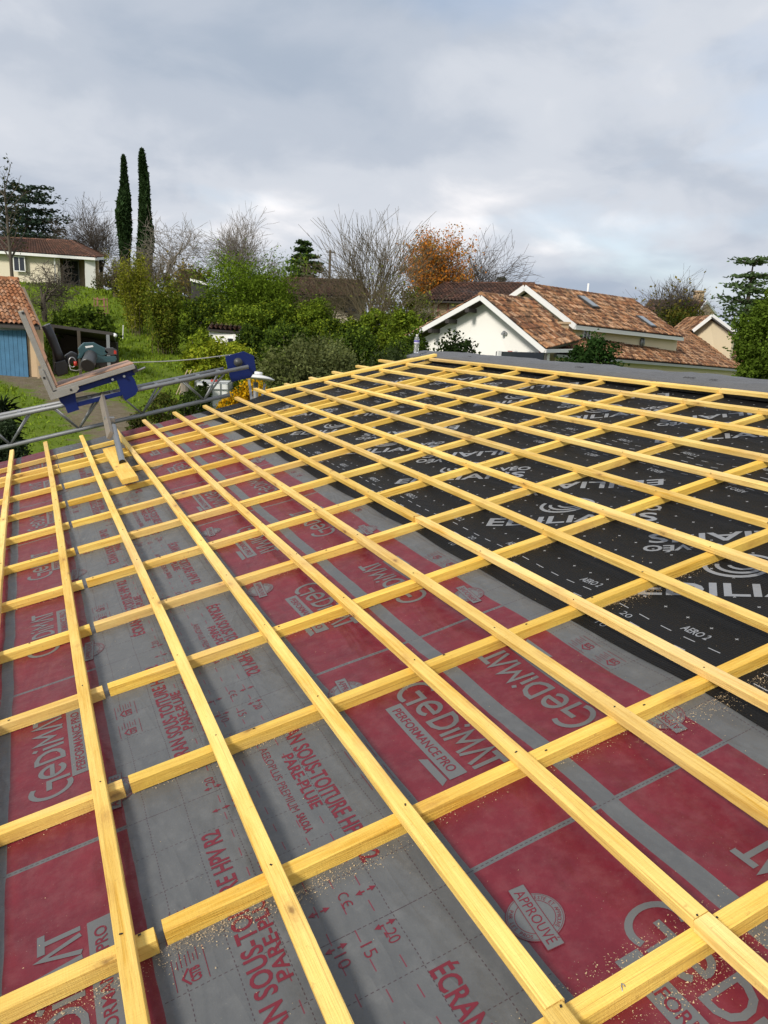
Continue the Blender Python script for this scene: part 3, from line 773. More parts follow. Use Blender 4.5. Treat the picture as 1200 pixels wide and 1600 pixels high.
# ---- ridge roll ------------------------------------------------------------
prof = [(4.264, -0.060), (4.268, -0.004), (4.285, 0.004), (4.30, 0.008), (4.325, 0.013), (4.350, 0.018), (4.385, 0.021), (4.43, 0.022), (4.475, 0.018), (4.52, 0.008), (4.555, -0.012), (4.585, -0.045), (4.63, -0.09)]
V = []; n = 90; m_ = len(prof)
for j in range(n + 1):
    v = -1.9 + (7.30 + 1.9) * j / n
    for i, (u, h) in enumerate(prof):
        edge = 0.5 if i in (2, 3) else 0
        wv = (0.004 * sin(v * 5.0 + i * 0.8) + 0.0035 * sin(v * 11 + i * 1.7) + 0.002 * sin(v * 23 + i * 2.9)) * (0 if i < 2 else 1) + 0.012 * edge * sin(v * 2.3 + 0.5)
        drop = 0.045 * sm(6.2, 7.3, v) * (1 - i / m_)
        uu = u + wv * 0.6 + 0.035 * sm(6.3, 7.3, v) * (0 if i < 2 else (1 if i < 6 else 0.2))
        V.append(RP(uu, v + 0.05 * (1 if j == n else 0) * sin(i), h + wv - (drop if i > 4 else drop * 0.4)))
F = np.array([(j * m_ + i, j * m_ + i + 1, (j + 1) * m_ + i + 1, (j + 1) * m_ + i) for j in range(n) for i in range(m_ - 1)])
rr = np_mesh('ridge_roll', [tuple(v) for v in V], F, M['grey_roll'], ROOF, True)
so = rr.modifiers.new('thickness', 'SOLIDIFY'); so.thickness = 0.003; so.offset = 1
marks = MB()
for v, n_ in ((5.9, 3), (4.0, 5), (2.75, 5), (2.55, 3), (1.9, 3), (1.35, 2)):
    for q in range(n_):
        vv = v + q * 0.022; k = 0.4 + 0.2 * (q % 2)
        p = RP(4.352 + 0.02 * k, vv, 0.0245); p2 = RP(4.352 + 0.02 * k - 0.02, vv + 0.012, 0.021)
        marks.bar(p, p2, 0.003, 0.002, NRM)
marks.build('handwritten_mark', M['nail'], rr)['kind'] = 'stuff'

# ---- deck, walls, far slope --------------------------------------------------
RG = 4.50
mb = MB()
mb.hexa([RP(-1.75, V0, -0.19), RP(RG, V0, -0.19), RP(RG, 7.12, -0.19), RP(-1.75, 6.72, -0.19),
         RP(-1.75, V0, -0.092), RP(RG, V0, -0.092), RP(RG, 7.12, -0.092), RP(-1.75, 6.72, -0.092)])
mb.build('roof_deck', M['wood_plain'], ROOF)
rx = RP(RG, 0, -0.075); W2 = 4.6
mb = MB()
mb.hexa([(rx.x, V0, rx.z - .12), (rx.x + W2, V0, rx.z - .12 - W2 * ST / CT), (rx.x + W2, 7.1, rx.z - .12 - W2 * ST / CT), (rx.x, 7.1, rx.z - .12),
         (rx.x, V0, rx.z), (rx.x + W2, V0, rx.z - W2 * ST / CT), (rx.x + W2, 7.1, rx.z - W2 * ST / CT), (rx.x, 7.1, rx.z)])
mb.build('roof_slope', M['roll_black'], ROOF)
ez = RP(-1.3, 0, -0.2)
x0, x1 = ez.x, rx.x + 4.2
mb = MB()
mb.prism([(x0, 6.45, -3.3), (x1, 6.45, -3.3), (x1, 6.45, rx.z - .2 - 4.2 * ST / CT), (rx.x, 6.45, rx.z - .2), (x0, 6.45, ez.z)], (0, 0.2, 0))
mb.box(((x0 + .1), 2.3, (-3.3 + ez.z) / 2), (0.2, 8.28, ez.z + 3.3))
mb.box(((x1 - .1), 2.3, (-3.3 + rx.z - .22 - 4.2 * ST / CT) / 2), (0.2, 8.28, rx.z - .22 - 4.2 * ST / CT + 3.3))
mb.build('wall', M['render_cream'], ROOF)

# ================================================================== GROUND
def ground_mat():
    m, nt, out = new_mat('grass_and_gravel'); b = NB(nt)
    tc = b.n('ShaderNodeTexCoord'); P = tc.outputs['Object']
    a = b.n('ShaderNodeAttribute', attribute_name='Col')       # red channel: worn gravel track
    n1 = b.noise(P, 0.35, 5, 0.6); n2 = b.noise(P, 2.2, 6, 0.65); n3 = b.noise(P, 14, 5, 0.7)
    g = b.mix(n1, (0.095, 0.155, 0.014), (0.17, 0.235, 0.022))
    g = b.mix(b.m('MULTIPLY', b.ramp(n2, [(0.45, 0.0), (0.75, 1.0)]), 0.5), g, (0.20, 0.22, 0.04))
    g = b.mix(b.m('MULTIPLY', b.ramp(n3, [(0.3, 0.0), (0.7, 1.0)]), 0.35), g, (0.05, 0.085, 0.012))
    r = b.mix(n3, (0.10, 0.078, 0.052), (0.30, 0.245, 0.18))
    r = b.mix(b.m('MULTIPLY', b.ramp(n2, [(0.42, 0.0), (0.62, 1.0)]), 0.55), r, (0.11, 0.10, 0.035))
    sp = b.n('ShaderNodeSeparateColor'); b.l(a.outputs['Color'], sp.inputs[0])
    f = b.ramp(b.m('ADD', sp.outputs[0], b.m('MULTIPLY', b.m('SUBTRACT', n2, 0.5), 1.1)), [(0.42, 0.0), (0.58, 1.0)])
    b.bsdf(out, b.mix(f, g, r), 0.95, b.bump(n3, 0.8, 0.08), spec=0.1)
    return m
M['ground'] = ground_mat()
def lines_(lo, hi, c0, c1, fine, coarse):
    x = lo; L = []
    while x < hi:
        L.append(x); x += fine if c0 <= x <= c1 else coarse
    L.append(hi); return L
gx = [-3000, -1500, -700, -300, -150] + lines_(-80, 110, -20, 50, 1.5, 6) + [160, 300, 700, 1500, 3000]
gy = [-3000, -1500, -600, -200, -60] + lines_(-20, 130, -4, 80, 1.5, 6) + [170, 300, 700, 1500, 3000]
trk = [at(10, 600, 34)[:2], at(70, 622, 30.5)[:2], at(130, 640, 27)[:2], at(205, 668, 22)[:2], at(270, 700, 16)[:2]]
def track(x, y):
    best = 9
    for (p, q) in zip(trk, trk[1:]):
        d = q - p; t = max(0, min(1, ((x - p[0]) * d[0] + (y - p[1]) * d[1]) / (d @ d)))
        best = min(best, math.hypot(x - p[0] - d[0] * t, y - p[1] - d[1] * t))
    return max(0.0, 1.0 - best / 2.3)
V = []; C_ = []
for y in gy:
    for x in gx:
        V.append((x, y, terrain(min(60, max(-40, x)), min(110, y)))); t = track(x, y); C_.append((t, t, t))
nx = len(gx)
F = np.array([(j * nx + i, j * nx + i + 1, (j + 1) * nx + i + 1, (j + 1) * nx + i) for j in range(len(gy) - 1) for i in range(nx - 1)])
g_ = np_mesh('ground', V, F, M['ground'], None, True, np.array(C_)); g_['kind'] = 'structure'

# tufts of grass over the visible slope
nr = np.random.default_rng(3)
def grass(n, name):
    P = []
    while len(P) < n:
        y = 15 + 48 * nr.random() ** 1.0; x = nr.uniform(-2.5, 3.5 + y * 0.24)
        if track(x, y) > 0.42: continue
        P.append((x, y, terrain(x, y), y))
    P = np.array(P); k = 3; N = len(P) * k
    base = np.repeat(P, k, 0); ang = nr.uniform(0, 2 * pi, N); h = nr.uniform(.05, .16, N) * np.clip(base[:, 3] / 28, .6, 1.5)
    o = nr.normal(0, .07, (N, 2)); w = nr.uniform(.018, .045, N) * np.clip(base[:, 3] / 25, .6, 1.6)
    b0 = base[:, :3].copy(); b0[:, :2] += o; b0[:, 2] -= .02
    s = np.stack([np.cos(ang) * w, np.sin(ang) * w, np.zeros(N)], 1)
    tip = b0 + np.stack([nr.normal(0, .05, N), nr.normal(0, .05, N), h], 1)
    V = np.empty((N * 3, 3)); V[0::3] = b0 - s; V[1::3] = b0 + s; V[2::3] = tip
    F = np.arange(N * 3).reshape(-1, 3)
    c = np.array([.15, .22, .022]) * nr.uniform(.55, 1.6, (N, 1)) + np.array([.05, .03, 0]) * nr.random((N, 1)) ** 3
    o_ = np_mesh(name, V, F, M['leaf'], None, False, np.repeat(c, 3, 0))
    tag(o_, 'short rough grass on the sloping garden', 'grass', kind='stuff')
grass(9000, 'garden_grass')

# ================================================================== HOIST
YH = 7.28
def hp(px, py, dy=0.0): return Vector(atY(px, py, YH + dy))
HO = empty('material_hoist', hp(150, 668), 'aluminium lattice rail of a material hoist running along the roof verge, blue head plate', 'hoist')
T0, T1 = hp(-70, 668.6), hp(388, 573)
B0, B1 = hp(-70, 719.5), hp(364, 619)
dT = (T1 - T0); dB = (B1 - B0)
BK = Vector((0, 0.30, 0.0))
lift = Vector((0, 0, 0.012))
for a, e in ((T0, T1), (T0 + BK, T1 + BK * 1.0 - dT.normalized() * 0.22)):
    mb = MB(); mb.tube([a, e], 0.0225, 12); mb.build('rail', M['alu'], HO, True)
mb = MB(); mb.tube([B0 + BK * .5, B1 + BK * .5], 0.023, 12); mb.build('lower_chord', M['alu'], HO, True)
n = 11
for k in range(n + 1):
    f = (k + .5) / (n + 1)
    p = T0 + dT * f * .94; mb = MB(); mb.bar(p, p + BK, 0.035, 0.018); mb.build('rung', M['alu'], HO)
nodes = [112, 213.5, 318.5, 8, -60]
nodes.sort()
for i, x in enumerate(nodes):
    f = (x + 70) / (364 + 70); bpt = B0 + dB * f + BK * .5
    for sx in (-0.105, 0.105):
        tf = ((x + 70) / (388 + 70)) + (sx * 0.9 if sx < 0 else sx * 0.62)
        if tf < 0 or tf > .99: continue
        tp = T0 + dT * tf
        for q in (0, 1):
            mb = MB(); mb.tube([bpt + Vector((0, 0, .01)), tp + BK * q], 0.0115, 8); mb.build('brace', M['alu'], HO, True)
# blue head plate
pl = [(352, 557), (381, 549), (397, 556), (400, 578), (392, 590), (362, 597), (357, 580)]
mb = MB(); mb.prism([hp(x, y, 0.09) for x, y in pl], (0, 0.02, 0)); hpo = mb.build('head_plate', M['blue'], HO, bevel=0.004)
mb = MB(); mb.prism([hp(x, y, 0.25) for x, y in pl], (0, 0.02, 0)); mb.build('head_plate', M['blue'], HO, bevel=0.004)
mb = MB(); mb.tube([hp(372, 566, 0.07), hp(372, 566, 0.30)], 0.05, 14); mb.build('pulley', M['grey_plastic'], HO, True)
mb = MB(); mb.tube([hp(386, 573, 0.02), hp(386, 573, .1)], 0.012, 8); mb.build('bolt', M['steel'], hpo)

# carriage
CA = empty('hoist_carriage', hp(100, 640), 'L-shaped hoist carriage with plywood deck on blue brackets', 'hoist carriage')
hin = hp(84, 611); aX = (hp(209, 572) - hin); La = aX.length; aX.normalize()
bX = (hp(45, 483) - hp(82, 611)); Lb = bX.length; bX = (bX - aX * bX.dot(aX)).normalized()
YV = Vector((0, 1, 0)); DEP = 0.52; Y0 = Vector((0, -0.08, 0))
def cp(a, b, y=0.0): return hin + aX * a + bX * b + YV * y + Y0
mb = MB(); mb.prism([cp(0.03, 0.030), cp(La, 0.030), cp(La, 0.044), cp(0.03, 0.044)], YV * DEP); mb.build('deck_board', M['ply'], CA, bevel=0.003)
mb = MB(); mb.prism([cp(0.034, 0.05), cp(0.060, 0.05), cp(0.060, Lb - .02), cp(0.034, Lb - .02)], YV * DEP); mb.build('back_board', M['ply'], CA, bevel=0.003)
for y in (0.0, DEP - 0.035):
    mb = MB(); mb.prism([cp(0, -0.022, y - .012), cp(La, -0.022, y - .012), cp(La, 0.028, y - .012), cp(0, 0.028, y - .012)], YV * 0.035); mb.build('deck_rail', M['alu_pale'], CA, bevel=0.005)
    mb = MB(); mb.prism([cp(-0.022, -0.03, y - .014), cp(0.032, -0.03, y - .014), cp(0.032, Lb, y - .014), cp(-0.022, Lb, y - .014)], YV * 0.037); mb.build('upright', M['alu_pale'], CA, bevel=0.005)
    mb = MB(); mb.prism([cp(-0.06, -0.07, y - .02), cp(0.20, -0.07, y - .02), cp(0.24, -0.045, y - .02), cp(0.24, 0.0, y - .02), cp(-0.01, 0.0, y - .02), cp(-0.015, 0.25, y - .02), cp(-0.05, 0.26, y - .02), cp(-0.062, 0.22, y - .02)], YV * -0.008); c_ = mb.build('corner_plate', M['alu_pale'], CA, bevel=0.002)
    for (q, r_) in ((0.16, -0.03), (-0.035, 0.16)):
        mb = MB(); mb.tube([cp(q, r_, y - .027), cp(q, r_, y - .033)], 0.012, 10); mb.build('bolt', M['black_plastic'], c_)
mb = MB(); mb.prism([cp(0.034, 0.30, -.012), cp(0.066, 0.34, -.012), cp(0.064, Lb + .02, -.012), cp(0.034, Lb + .02, -.012)], YV * .045); mb.build('backing_batten', M['ply'], CA, bevel=0.004)
mb = MB(); mb.bar(cp(0.004, Lb - .01, 0), cp(0.004, Lb - .01, DEP), 0.05, 0.04, bX); mb.build('top_bar', M['wood_plain'], CA, bevel=0.004)
mb = MB(); mb.prism([cp(0.005, Lb - .012, -0.018), cp(0.028, Lb - .012, -0.018), cp(0.028, Lb - .035, -0.018), cp(0.005, Lb - .035, -0.018)], YV * -0.003); mb.build('end_cap', M['black_plastic'], CA)
mb = MB(); mb.prism([cp(0.0, -0.020, -0.015), cp(0.026, -0.020, -0.015), cp(0.026, 0.012, -0.015), cp(0.0, 0.012, -0.015)], YV * -0.003); mb.build('end_cap', M['black_plastic'], CA)
for y in (0.03, DEP - 0.09):
    mb = MB(); mb.prism([cp(0.18, -0.028, y), cp(La - 0.02, -0.028, y), cp(La - 0.02, -0.085, y), cp(0.18, -0.085, y)], YV * 0.025); mb.build('cross_beam', M['blue'], CA, bevel=0.003)
    for poly in ([(88, 612), (117, 603), (119, 626), (124, 640), (106, 646), (101, 634), (94, 628)], [(181, 591), (203, 583), (210, 592), (216, 609), (212, 617), (196, 626), (190, 615)]):
        mb = MB(); mb.prism([hp(px_, py_, -0.085 + y) for px_, py_ in poly], YV * 0.012); br = mb.build('bracket', M['blue'], CA, bevel=0.002)
    mb = MB(); mb.bar(hp(118, 633, -.07 + y), hp(192, 614, -.07 + y), 0.012, 0.045); mb.build('guide_bar', M['blue'], CA, bevel=0.002)
for (px_, py_) in ((194, 588), (176, 593), (118, 610)):
    mb = MB(); mb.tube([hp(px_, py_, -0.062), hp(px_, py_, -0.085)], 0.013, 10); mb.build('bolt', M['steel'], CA)
mb = MB(); mb.tube([cp(La + .02, -0.06, 0.1), cp(La + .11, -0.05, 0.1)], 0.01, 8); mb.build('locking_pin', M['steel'], CA)
mb = MB(); mb.box(cp(La - .005, -0.03, 0.05), (0.05, 0.06, 0.07), (aX, YV, bX)); mb.build('latch', M['grey_plastic'], CA, bevel=0.006)

# rope from the carriage to the head
mb = MB(); a, e = cp(La, 0.03, 0.25), hp(362, 554, 0.17)
pts = [a.lerp(e, t) + Vector((0, 0, -0.02 * sin(pi * t))) for t in np.linspace(0, 1, 12)]
mb.tube(pts, 0.0065, 6); tag(mb.build('hoist_rope', M['rope'], None, True), 'thin grey rope stretched from the carriage to the blue head plate', 'rope')

# cordless blower on the deck
BL = empty('cordless_blower', cp(0.42, 0.045, 0.16), 'teal and black cordless leaf blower lying on the carriage deck', 'leaf blower')
def bp(px_, py_, dy=0.0): return hp(px_, py_, 0.08 + dy)
mb = MB(); mb.lathe(bp(139, 563, .02), [(0.004, -0.02), (0.060, -0.015), (0.078, 0.01), (0.082, 0.05), (0.070, 0.09), (0.03, 0.11), (0.003, 0.112)], 20, YV); mb.build('fan_housing', M['grey_plastic'], BL, True)
d_ = (bp(134, 575, -0.26) - bp(142, 553, 0.02)).normalized()
mb = MB(); p0 = bp(142, 556, -0.02)
mb.tube([p0, p0 + d_ * .06, p0 + d_ * .20, p0 + d_ * .215, p0 + d_ * .215, p0 + d_ * .14], [0.066, 0.063, 0.072, 0.0725, 0.064, 0.060], 20, True); nz = mb.build('nozzle', M['grey_plastic'], BL, True)
mb = MB(); mb.tube([p0 + d_ * .2155, p0 + d_ * .2165], 0.0632, 20); mb.build('nozzle_dark_disc', M['black_plastic'], nz)  # black disc across the mouth; shade of the hollow put into its colour
sil = [(122, 545), (126, 540), (131, 535.5), (147, 535), (156, 540), (163, 543), (167, 547), (172, 552), (160, 557), (150, 553), (140, 548), (132, 552), (128, 560), (121, 561), (124, 552)]
mb = MB(); mb.prism([bp(x, y, 0.0) for x, y in sil], YV * 0.085); hd = mb.build('motor_housing', M['teal'], BL, bevel=0.010)
mb = MB(); mb.prism([bp(x, y, 0.005) for x, y in [(148, 552), (156, 551), (166, 557), (181, 556), (183, 562), (180, 566), (150, 567.5), (146, 560)]], YV * 0.075); mb.build('handle', M['teal'], BL, bevel=0.010)
mb = MB(); mb.prism([bp(x, y, 0.0) for x, y in [(164, 544), (177, 543.5), (183, 547), (183, 555), (168, 555), (163, 550)]], YV * 0.085); bt = mb.build('battery', M['grey_plastic'], BL, bevel=0.006)
mb = MB(); mb.prism([bp(x, y, -0.004) for x, y in [(178, 547), (182, 548.5), (182, 553.5), (178, 553)]], YV * 0.02); mb.build('battery_button', M['red_plastic'], bt, bevel=0.003)
mb = MB(); mb.prism([bp(x, y, -0.003) for x, y in [(133, 541), (145, 539.5), (146, 542), (134, 544)]], YV * 0.02); mb.build('badge', M['white_paint'], hd)
# upright black attachment
AT = empty('blower_attachment', cp(0.1, 0.045, 0.1), 'black plastic blower tube leaning upright against the carriage back', 'tool attachment')
def ap(px_, py_, dy=0.0): return hp(px_, py_, 0.04 + dy)
mb = MB(); mb.prism([ap(x, y) for x, y in [(86, 566), (102, 562), (107, 570), (106, 584), (90, 589), (85, 580)]], YV * 0.14); mb.build('intake_box', M['black_plastic'], AT, bevel=0.012)
mb = MB(); mb.tube([ap(96, 568, .07), ap(90, 551, .07), ap(81, 528, .07), ap(72, 509, .07)], [0.058, 0.043, 0.046, 0.047], 14); tb = mb.build('tube', M['black_plastic'], AT, True)
mb = MB(); mb.tube([ap(72, 509.2, .07), ap(71, 507.3, .07)], 0.046, 14); mb.build('tube_cap', M['alu'], tb, True)
mb = MB(); mb.prism([ap(x, y, .09) for x, y in [(101, 556), (112, 549), (121, 553), (123, 563), (104, 572)]], YV * 0.13); tag(mb.build('tool_bag', M['black_plastic'], None, bevel=0.018), 'crumpled black tool bag between the blower and the leaning tube', 'bag')
CR = empty('carabiner', cp(.22, .045, .03), 'small silver carabiner with a red sleeve beside the blower', 'carabiner')
cc = hp(113, 566, 0.0)
mb = MB(); mb.tube([cc + Vector((0.034 * cos(a), 0, 0.05 * sin(a))) for a in np.linspace(0, 2 * pi, 18)], 0.006, 8); mb.build('ring', M['steel'], CR, True)
mb = MB(); mb.tube([cc + Vector((0.03, -.005, 0.01)), cc + Vector((0.03, -.005, -0.035))], 0.018, 10); mb.build('sleeve', M['red_plastic'], CR, True)
mb = MB(); mb.tube([cc + Vector((-.03, 0, -.03)), cc + Vector((-.02, -.02, -.075)), cc + Vector((.03, -.02, -.085)), cc + Vector((.09, -.01, -.07))], 0.005, 6); mb.build('strap', M['rope'], CR, True)

# prop under the hoist and the foot block it stands on
PR = empty('hoist_prop', RP(0.52, 4.62, 0.0), 'metal tube prop with a grey timber leg holding up the hoist rail', 'prop')
foot = RP(0.522, 4.70, 0.044); top = T0 + dT * ((152 + 70) / 458.0) + BK * .5
mid = foot.lerp(top, 0.36)
d_ = (top - foot).normalized()
mb = MB(); mb.tube([foot, mid + d_ * .25], 0.026, 16, False); mb.tube([foot, mid], 0.022, 16, False); pt = mb.build('tube', M['steel'], PR, True)
mb = MB(); mb.tube([foot + d_ * .012, foot + d_ * .013], 0.0225, 16); mb.build('tube_dark_disc', M['black_plastic'], pt)  # thin black disc in the tube end, coloured for the shade of the bore
mb = MB(); mb.bar(mid - d_ * .1 + Vector((-.045, .0, 0.0)), top + Vector((-.045, 0, 0)), 0.034, 0.07, YV); mb.build('timber_leg', M['bark_pale'], PR, bevel=0.004)
mb = MB(); q = mid + d_ * .55; mb.box(q + Vector((-.02, -.02, 0)), (0.09, 0.06, 0.05)); mb.build('clamp', M['steel'], PR, bevel=0.006)
FB = sawn('foot_block', 1.42, 0.115, 0.036, M['wood'], (1.0, 0.93, 0.75), 777)
a, e = RP(0.51, 4.13, 0.038), RP(0.50, 5.55, 0.038); place(FB, a, e - a, NRM, None)
tag(FB, 'short yellow plank across the battens under the foot of the prop', 'plank')

# satellite dish seen edge-on beyond the verge
DI = empty('satellite_dish', hp(405, 640, 0.6), 'white satellite dish seen edge-on past the end of the roof', 'satellite dish')
dc = Vector(atY(403, 592, 8.0)); dn = Vector((-0.12, -0.10, -1.0)).normalized()
mb = MB(); R_ = 0.205
mb.tube([dc + dn * z for z in (0.0, -0.012, -0.032, -0.045, -0.05)], [R_, R_ * .99, R_ * .75, R_ * .4, 0.02], 28); mb.build('reflector', M['white_paint'], DI, True)
mb = MB(); mb.tube([dc + dn * -0.05, dc + dn * -0.085], 0.05, 12); mb.build('bracket', M['white_paint'], DI, True)
for (x0_, y0_, x1_, y1_) in ((389, 594, 393.5, 625), (414, 600, 409, 623)):
    p, q = Vector(atY(x0_, y0_, 7.9)), Vector(atY(x1_, y1_ + 2, 7.35))
    mb = MB(); mb.bar(p, q, 0.028, 0.02); mb.build('strut', M['alu'], DI)
mb = MB(); mb.tube([dc + Vector((0.0, 0.1, -.05)), (dc.x, dc.y + .1, terrain(dc.x, dc.y))], 0.03, 10); mb.build('mast', M['alu'], DI, True)

# water bottle at the end of the ridge
b0 = RP(4.235, 6.985, 0.036)
def clear_mat():
    m, nt, out = new_mat('clear_plastic'); b = NB(nt)
    p = b.bsdf(out, (0.92, 0.95, 0.97), 0.08); p.inputs['Transmission Weight'].default_value = 0.82; p.inputs['IOR'].default_value = 1.2
    return m
M['clear'] = clear_mat()
BO = empty('water_bottle', b0, 'clear plastic water bottle with a purple label standing at the end of the ridge', 'bottle')
mb = MB(); mb.lathe(b0, [(0.024, 0), (0.031, 0.006), (0.032, 0.03), (0.0295, 0.04), (0.032, 0.05), (0.0295, 0.06), (0.032, 0.07), (0.0295, 0.08), (0.032, 0.09), (0.030, 0.10), (0.0305, 0.135), (0.032, 0.145), (0.030, 0.165), (0.020, 0.188), (0.013, 0.197), (0.013, 0.205)], 18); mb.build('body', M['clear'], BO, True)
M['label_purple'] = plain('purple_label', (0.16, 0.14, 0.42), 0.45, 0, .1, 20, 0)
mb = MB(); mb.lathe(b0, [(0.0325, 0.118), (0.0328, 0.120), (0.0328, 0.148), (0.0325, 0.150)], 18); lb = mb.build('label', M['label_purple'], BO, True)
mb = MB(); mb.lathe(b0, [(0.0334, 0.113), (0.0334, 0.124)], 18); mb.build('label_band', M['white_paint'], lb, True)
mb = MB(); mb.lathe(b0, [(0.0145, 0.203), (0.015, 0.205), (0.015, 0.215), (0.0135, 0.217)], 14); mb.build('cap', M['white_paint'], BO, True)

# sawdust on the underlay
N = 15000; Vs = []; Fs = []
spots = []
for ci, v in enumerate(CBV):
    if -0.7 < v < 3.7:
        for q in range(26): spots.append((nr.uniform(-0.35, 2.4), v - 0.022, nr.uniform(.04, .12), nr.uniform(.003, .02)))
for (u, v, a, b2) in ((1.62, -0.66, .2, .05), (1.50, -0.06, .12, .03), (1.25, -.62, .16, .04), (0.93, -.635, .14, .03), (0.85, -.52, .1, .05), (1.2, -.57, .09, .03), (1.72, -0.05, .12, .045), (1.9, .56, .1, .025), (0.2, -.03, .1, .02), (-.1, -.04, .12, .03), (.42, -.04, .1, .02)):
    spots += [(u, v, a, b2)] * 14
for k in range(N):
    u, v, a, b2 = spots[nr.integers(len(spots))] if nr.random() < .93 else (nr.uniform(-.4, 2.2), nr.uniform(-1, 3), .3, .3)
    u += nr.normal(0, a); v -= abs(nr.normal(0, b2)) if a < .3 else nr.normal(0, b2)
    p = RP(u, v, HM + 0.008 + hm(u, v) - (0.003 if u < 1.5 else 0)); s = nr.uniform(.0003, .0006) + .0011 * nr.random() ** 4
    a_ = nr.uniform(0, 6.3); L = s * nr.uniform(.8, 2.6)
    d1 = SLOPE * cos(a_) + YV * sin(a_) + NRM * nr.uniform(-.4, .4); d2 = (YV * cos(a_) - SLOPE * sin(a_) + NRM * nr.uniform(-.4, .4))
    b_ = len(Vs); Vs += [tuple(p + d1 * L), tuple(p - d1 * L * .6 + d2 * s), tuple(p - d1 * L * .6 - d2 * s), tuple(p + NRM * s * .8)]
    Fs += [(b_, b_ + 1, b_ + 3), (b_ + 1, b_ + 2, b_ + 3), (b_ + 2, b_, b_ + 3)]
M['dust'] = plain('sawdust', (0.58, 0.43, 0.25), 0.9, 0, .3, 60, 0)
so_ = np_mesh('sawdust', Vs, np.array(Fs), M['dust']); tag(so_, 'pale sawdust and chips scattered along the counter battens', 'sawdust', kind='stuff')

# ================================================================== HOUSES
M['tiles'] = vcol_mat('clay_tiles', 0.85, 0.3, 9, ((0.035, 0.024, 0.018), 2.6, 0.44, 0.60, 0.85))
M['tiles_clean'] = vcol_mat('clean_clay_tiles', 0.85, 0.3, 9, ((0.07, 0.04, 0.025), 2.4, 0.48, 0.66, 0.65))
M['tiles_brown'] = vcol_mat('brown_tiles', 0.85, 0.3, 9, ((0.02, 0.016, 0.013), 1.3, 0.48, 0.68, 0.6))
PAL_OR = np.array([(0.36, 0.18, 0.085), (0.42, 0.23, 0.12), (0.28, 0.125, 0.058), (0.47, 0.29, 0.175), (0.19, 0.085, 0.045)])
PAL_LT = np.array([(0.34, 0.15, 0.07), (0.39, 0.195, 0.10), (0.28, 0.115, 0.05), (0.42, 0.24, 0.145)])
PAL_BR = np.array([(0.085, 0.045, 0.03), (0.11, 0.055, 0.036), (0.07, 0.038, 0.027), (0.13, 0.062, 0.04)])
trng = np.random.default_rng(11)
def tile_roof(A, B, C, D, cw, rh, pal, mat, parent, name='roof_tiles', amp=0.06):
    """A-B ridge (left to right), D-C eave; barrel tiles in rows, every tile its own surface."""
    A, B, C, D = [np.array(p, float) for p in (A, B, C, D)]
    nc = max(3, int(round(max(np.linalg.norm(B - A), np.linalg.norm(C - D)) / cw))); nrw = max(2, int(round(np.linalg.norm(D - A) / rh)))
    nrm = np.cross(C - D, A - D); nrm /= np.linalg.norm(nrm)
    if nrm[2] < 0: nrm = -nrm
    prof = [(0.0, 0.0), (0.18, 0.72), (0.36, 1.0), (0.56, 0.72), (0.74, 0.0), (0.87, -0.35), (1.0, 0.0)]
    def P(s, t): return (A * (1 - s) + B * s) * (1 - t) + (D * (1 - s) + C * s) * t
    V = []; F = []; Cc = []
    for j in range(nrw):
        for i in range(nc):
            t0, t1 = j / nrw, min(1.0 + .3 / nrw, (j + 1.12) / nrw)
            col = pal[trng.integers(len(pal))] * trng.uniform(.78, 1.22)
            jit = trng.normal(0, .004, 3); b = len(V)
            for (t, lift) in ((t0, 0.0), (t1, 0.04)):
                for (x, h) in prof:
                    V.append(P((i + x) / nc, t) + nrm * (h * amp + lift + 0.03) + jit); Cc.append(col)
            k = len(prof)
            for q in range(k - 1): F.append((b + q, b + q + 1, b + k + q + 1, b + k + q))
    o = np_mesh(name, np.array(V), np.array(F), mat, parent, False, np.array(Cc)); o['kind'] = 'stuff'
    mb = MB(); mb.hexa([A - nrm * .10, B - nrm * .10, C - nrm * .10, D - nrm * .10, A, B, C, D]); mb.build('roof_board', M['dark_trim'], parent)
    return o
def ridge_tiles(a, b, pal, mat, parent, r=0.13):
    a, b = Vector(a), Vector(b); L = (b - a).length; n = max(2, int(L / .4)); V = MB(); cols = []
    for k in range(n):
        p, q = a.lerp(b, k / n), a.lerp(b, (k + 1.05) / n)
        n0 = len(V.V); V.tube([p, q], [r, r * .86], 8); cols += [pal[trng.integers(len(pal))] * trng.uniform(.8, 1.2)] * (len(V.V) - n0)
    o = np_mesh('ridge_tiles', np.array(V.V), V.F, mat, parent, False, np.array(cols)); o['kind'] = 'stuff'
def poly(name, pts, th, mat, parent):
    """flat polygon wall with thickness th away from the camera"""
    pts = [Vector(p) for p in pts]; nn = (pts[1] - pts[0]).cross(pts[2] - pts[0]).normalized()
    if nn.dot(Vector(CAM) - pts[0]) > 0: nn = -nn
    mb = MB(); mb.prism(pts, nn * th); return mb.build(name, mat, parent)
def down(p, z): return Vector((p[0], p[1], z))
def bars(name, pts, w, h, mat, parent, up=(0, 0, 1)):
    mb = MB()
    for a, b in zip(pts, pts[1:]): mb.bar(a, b, w, h, up)
    return mb.build(name, mat, parent)
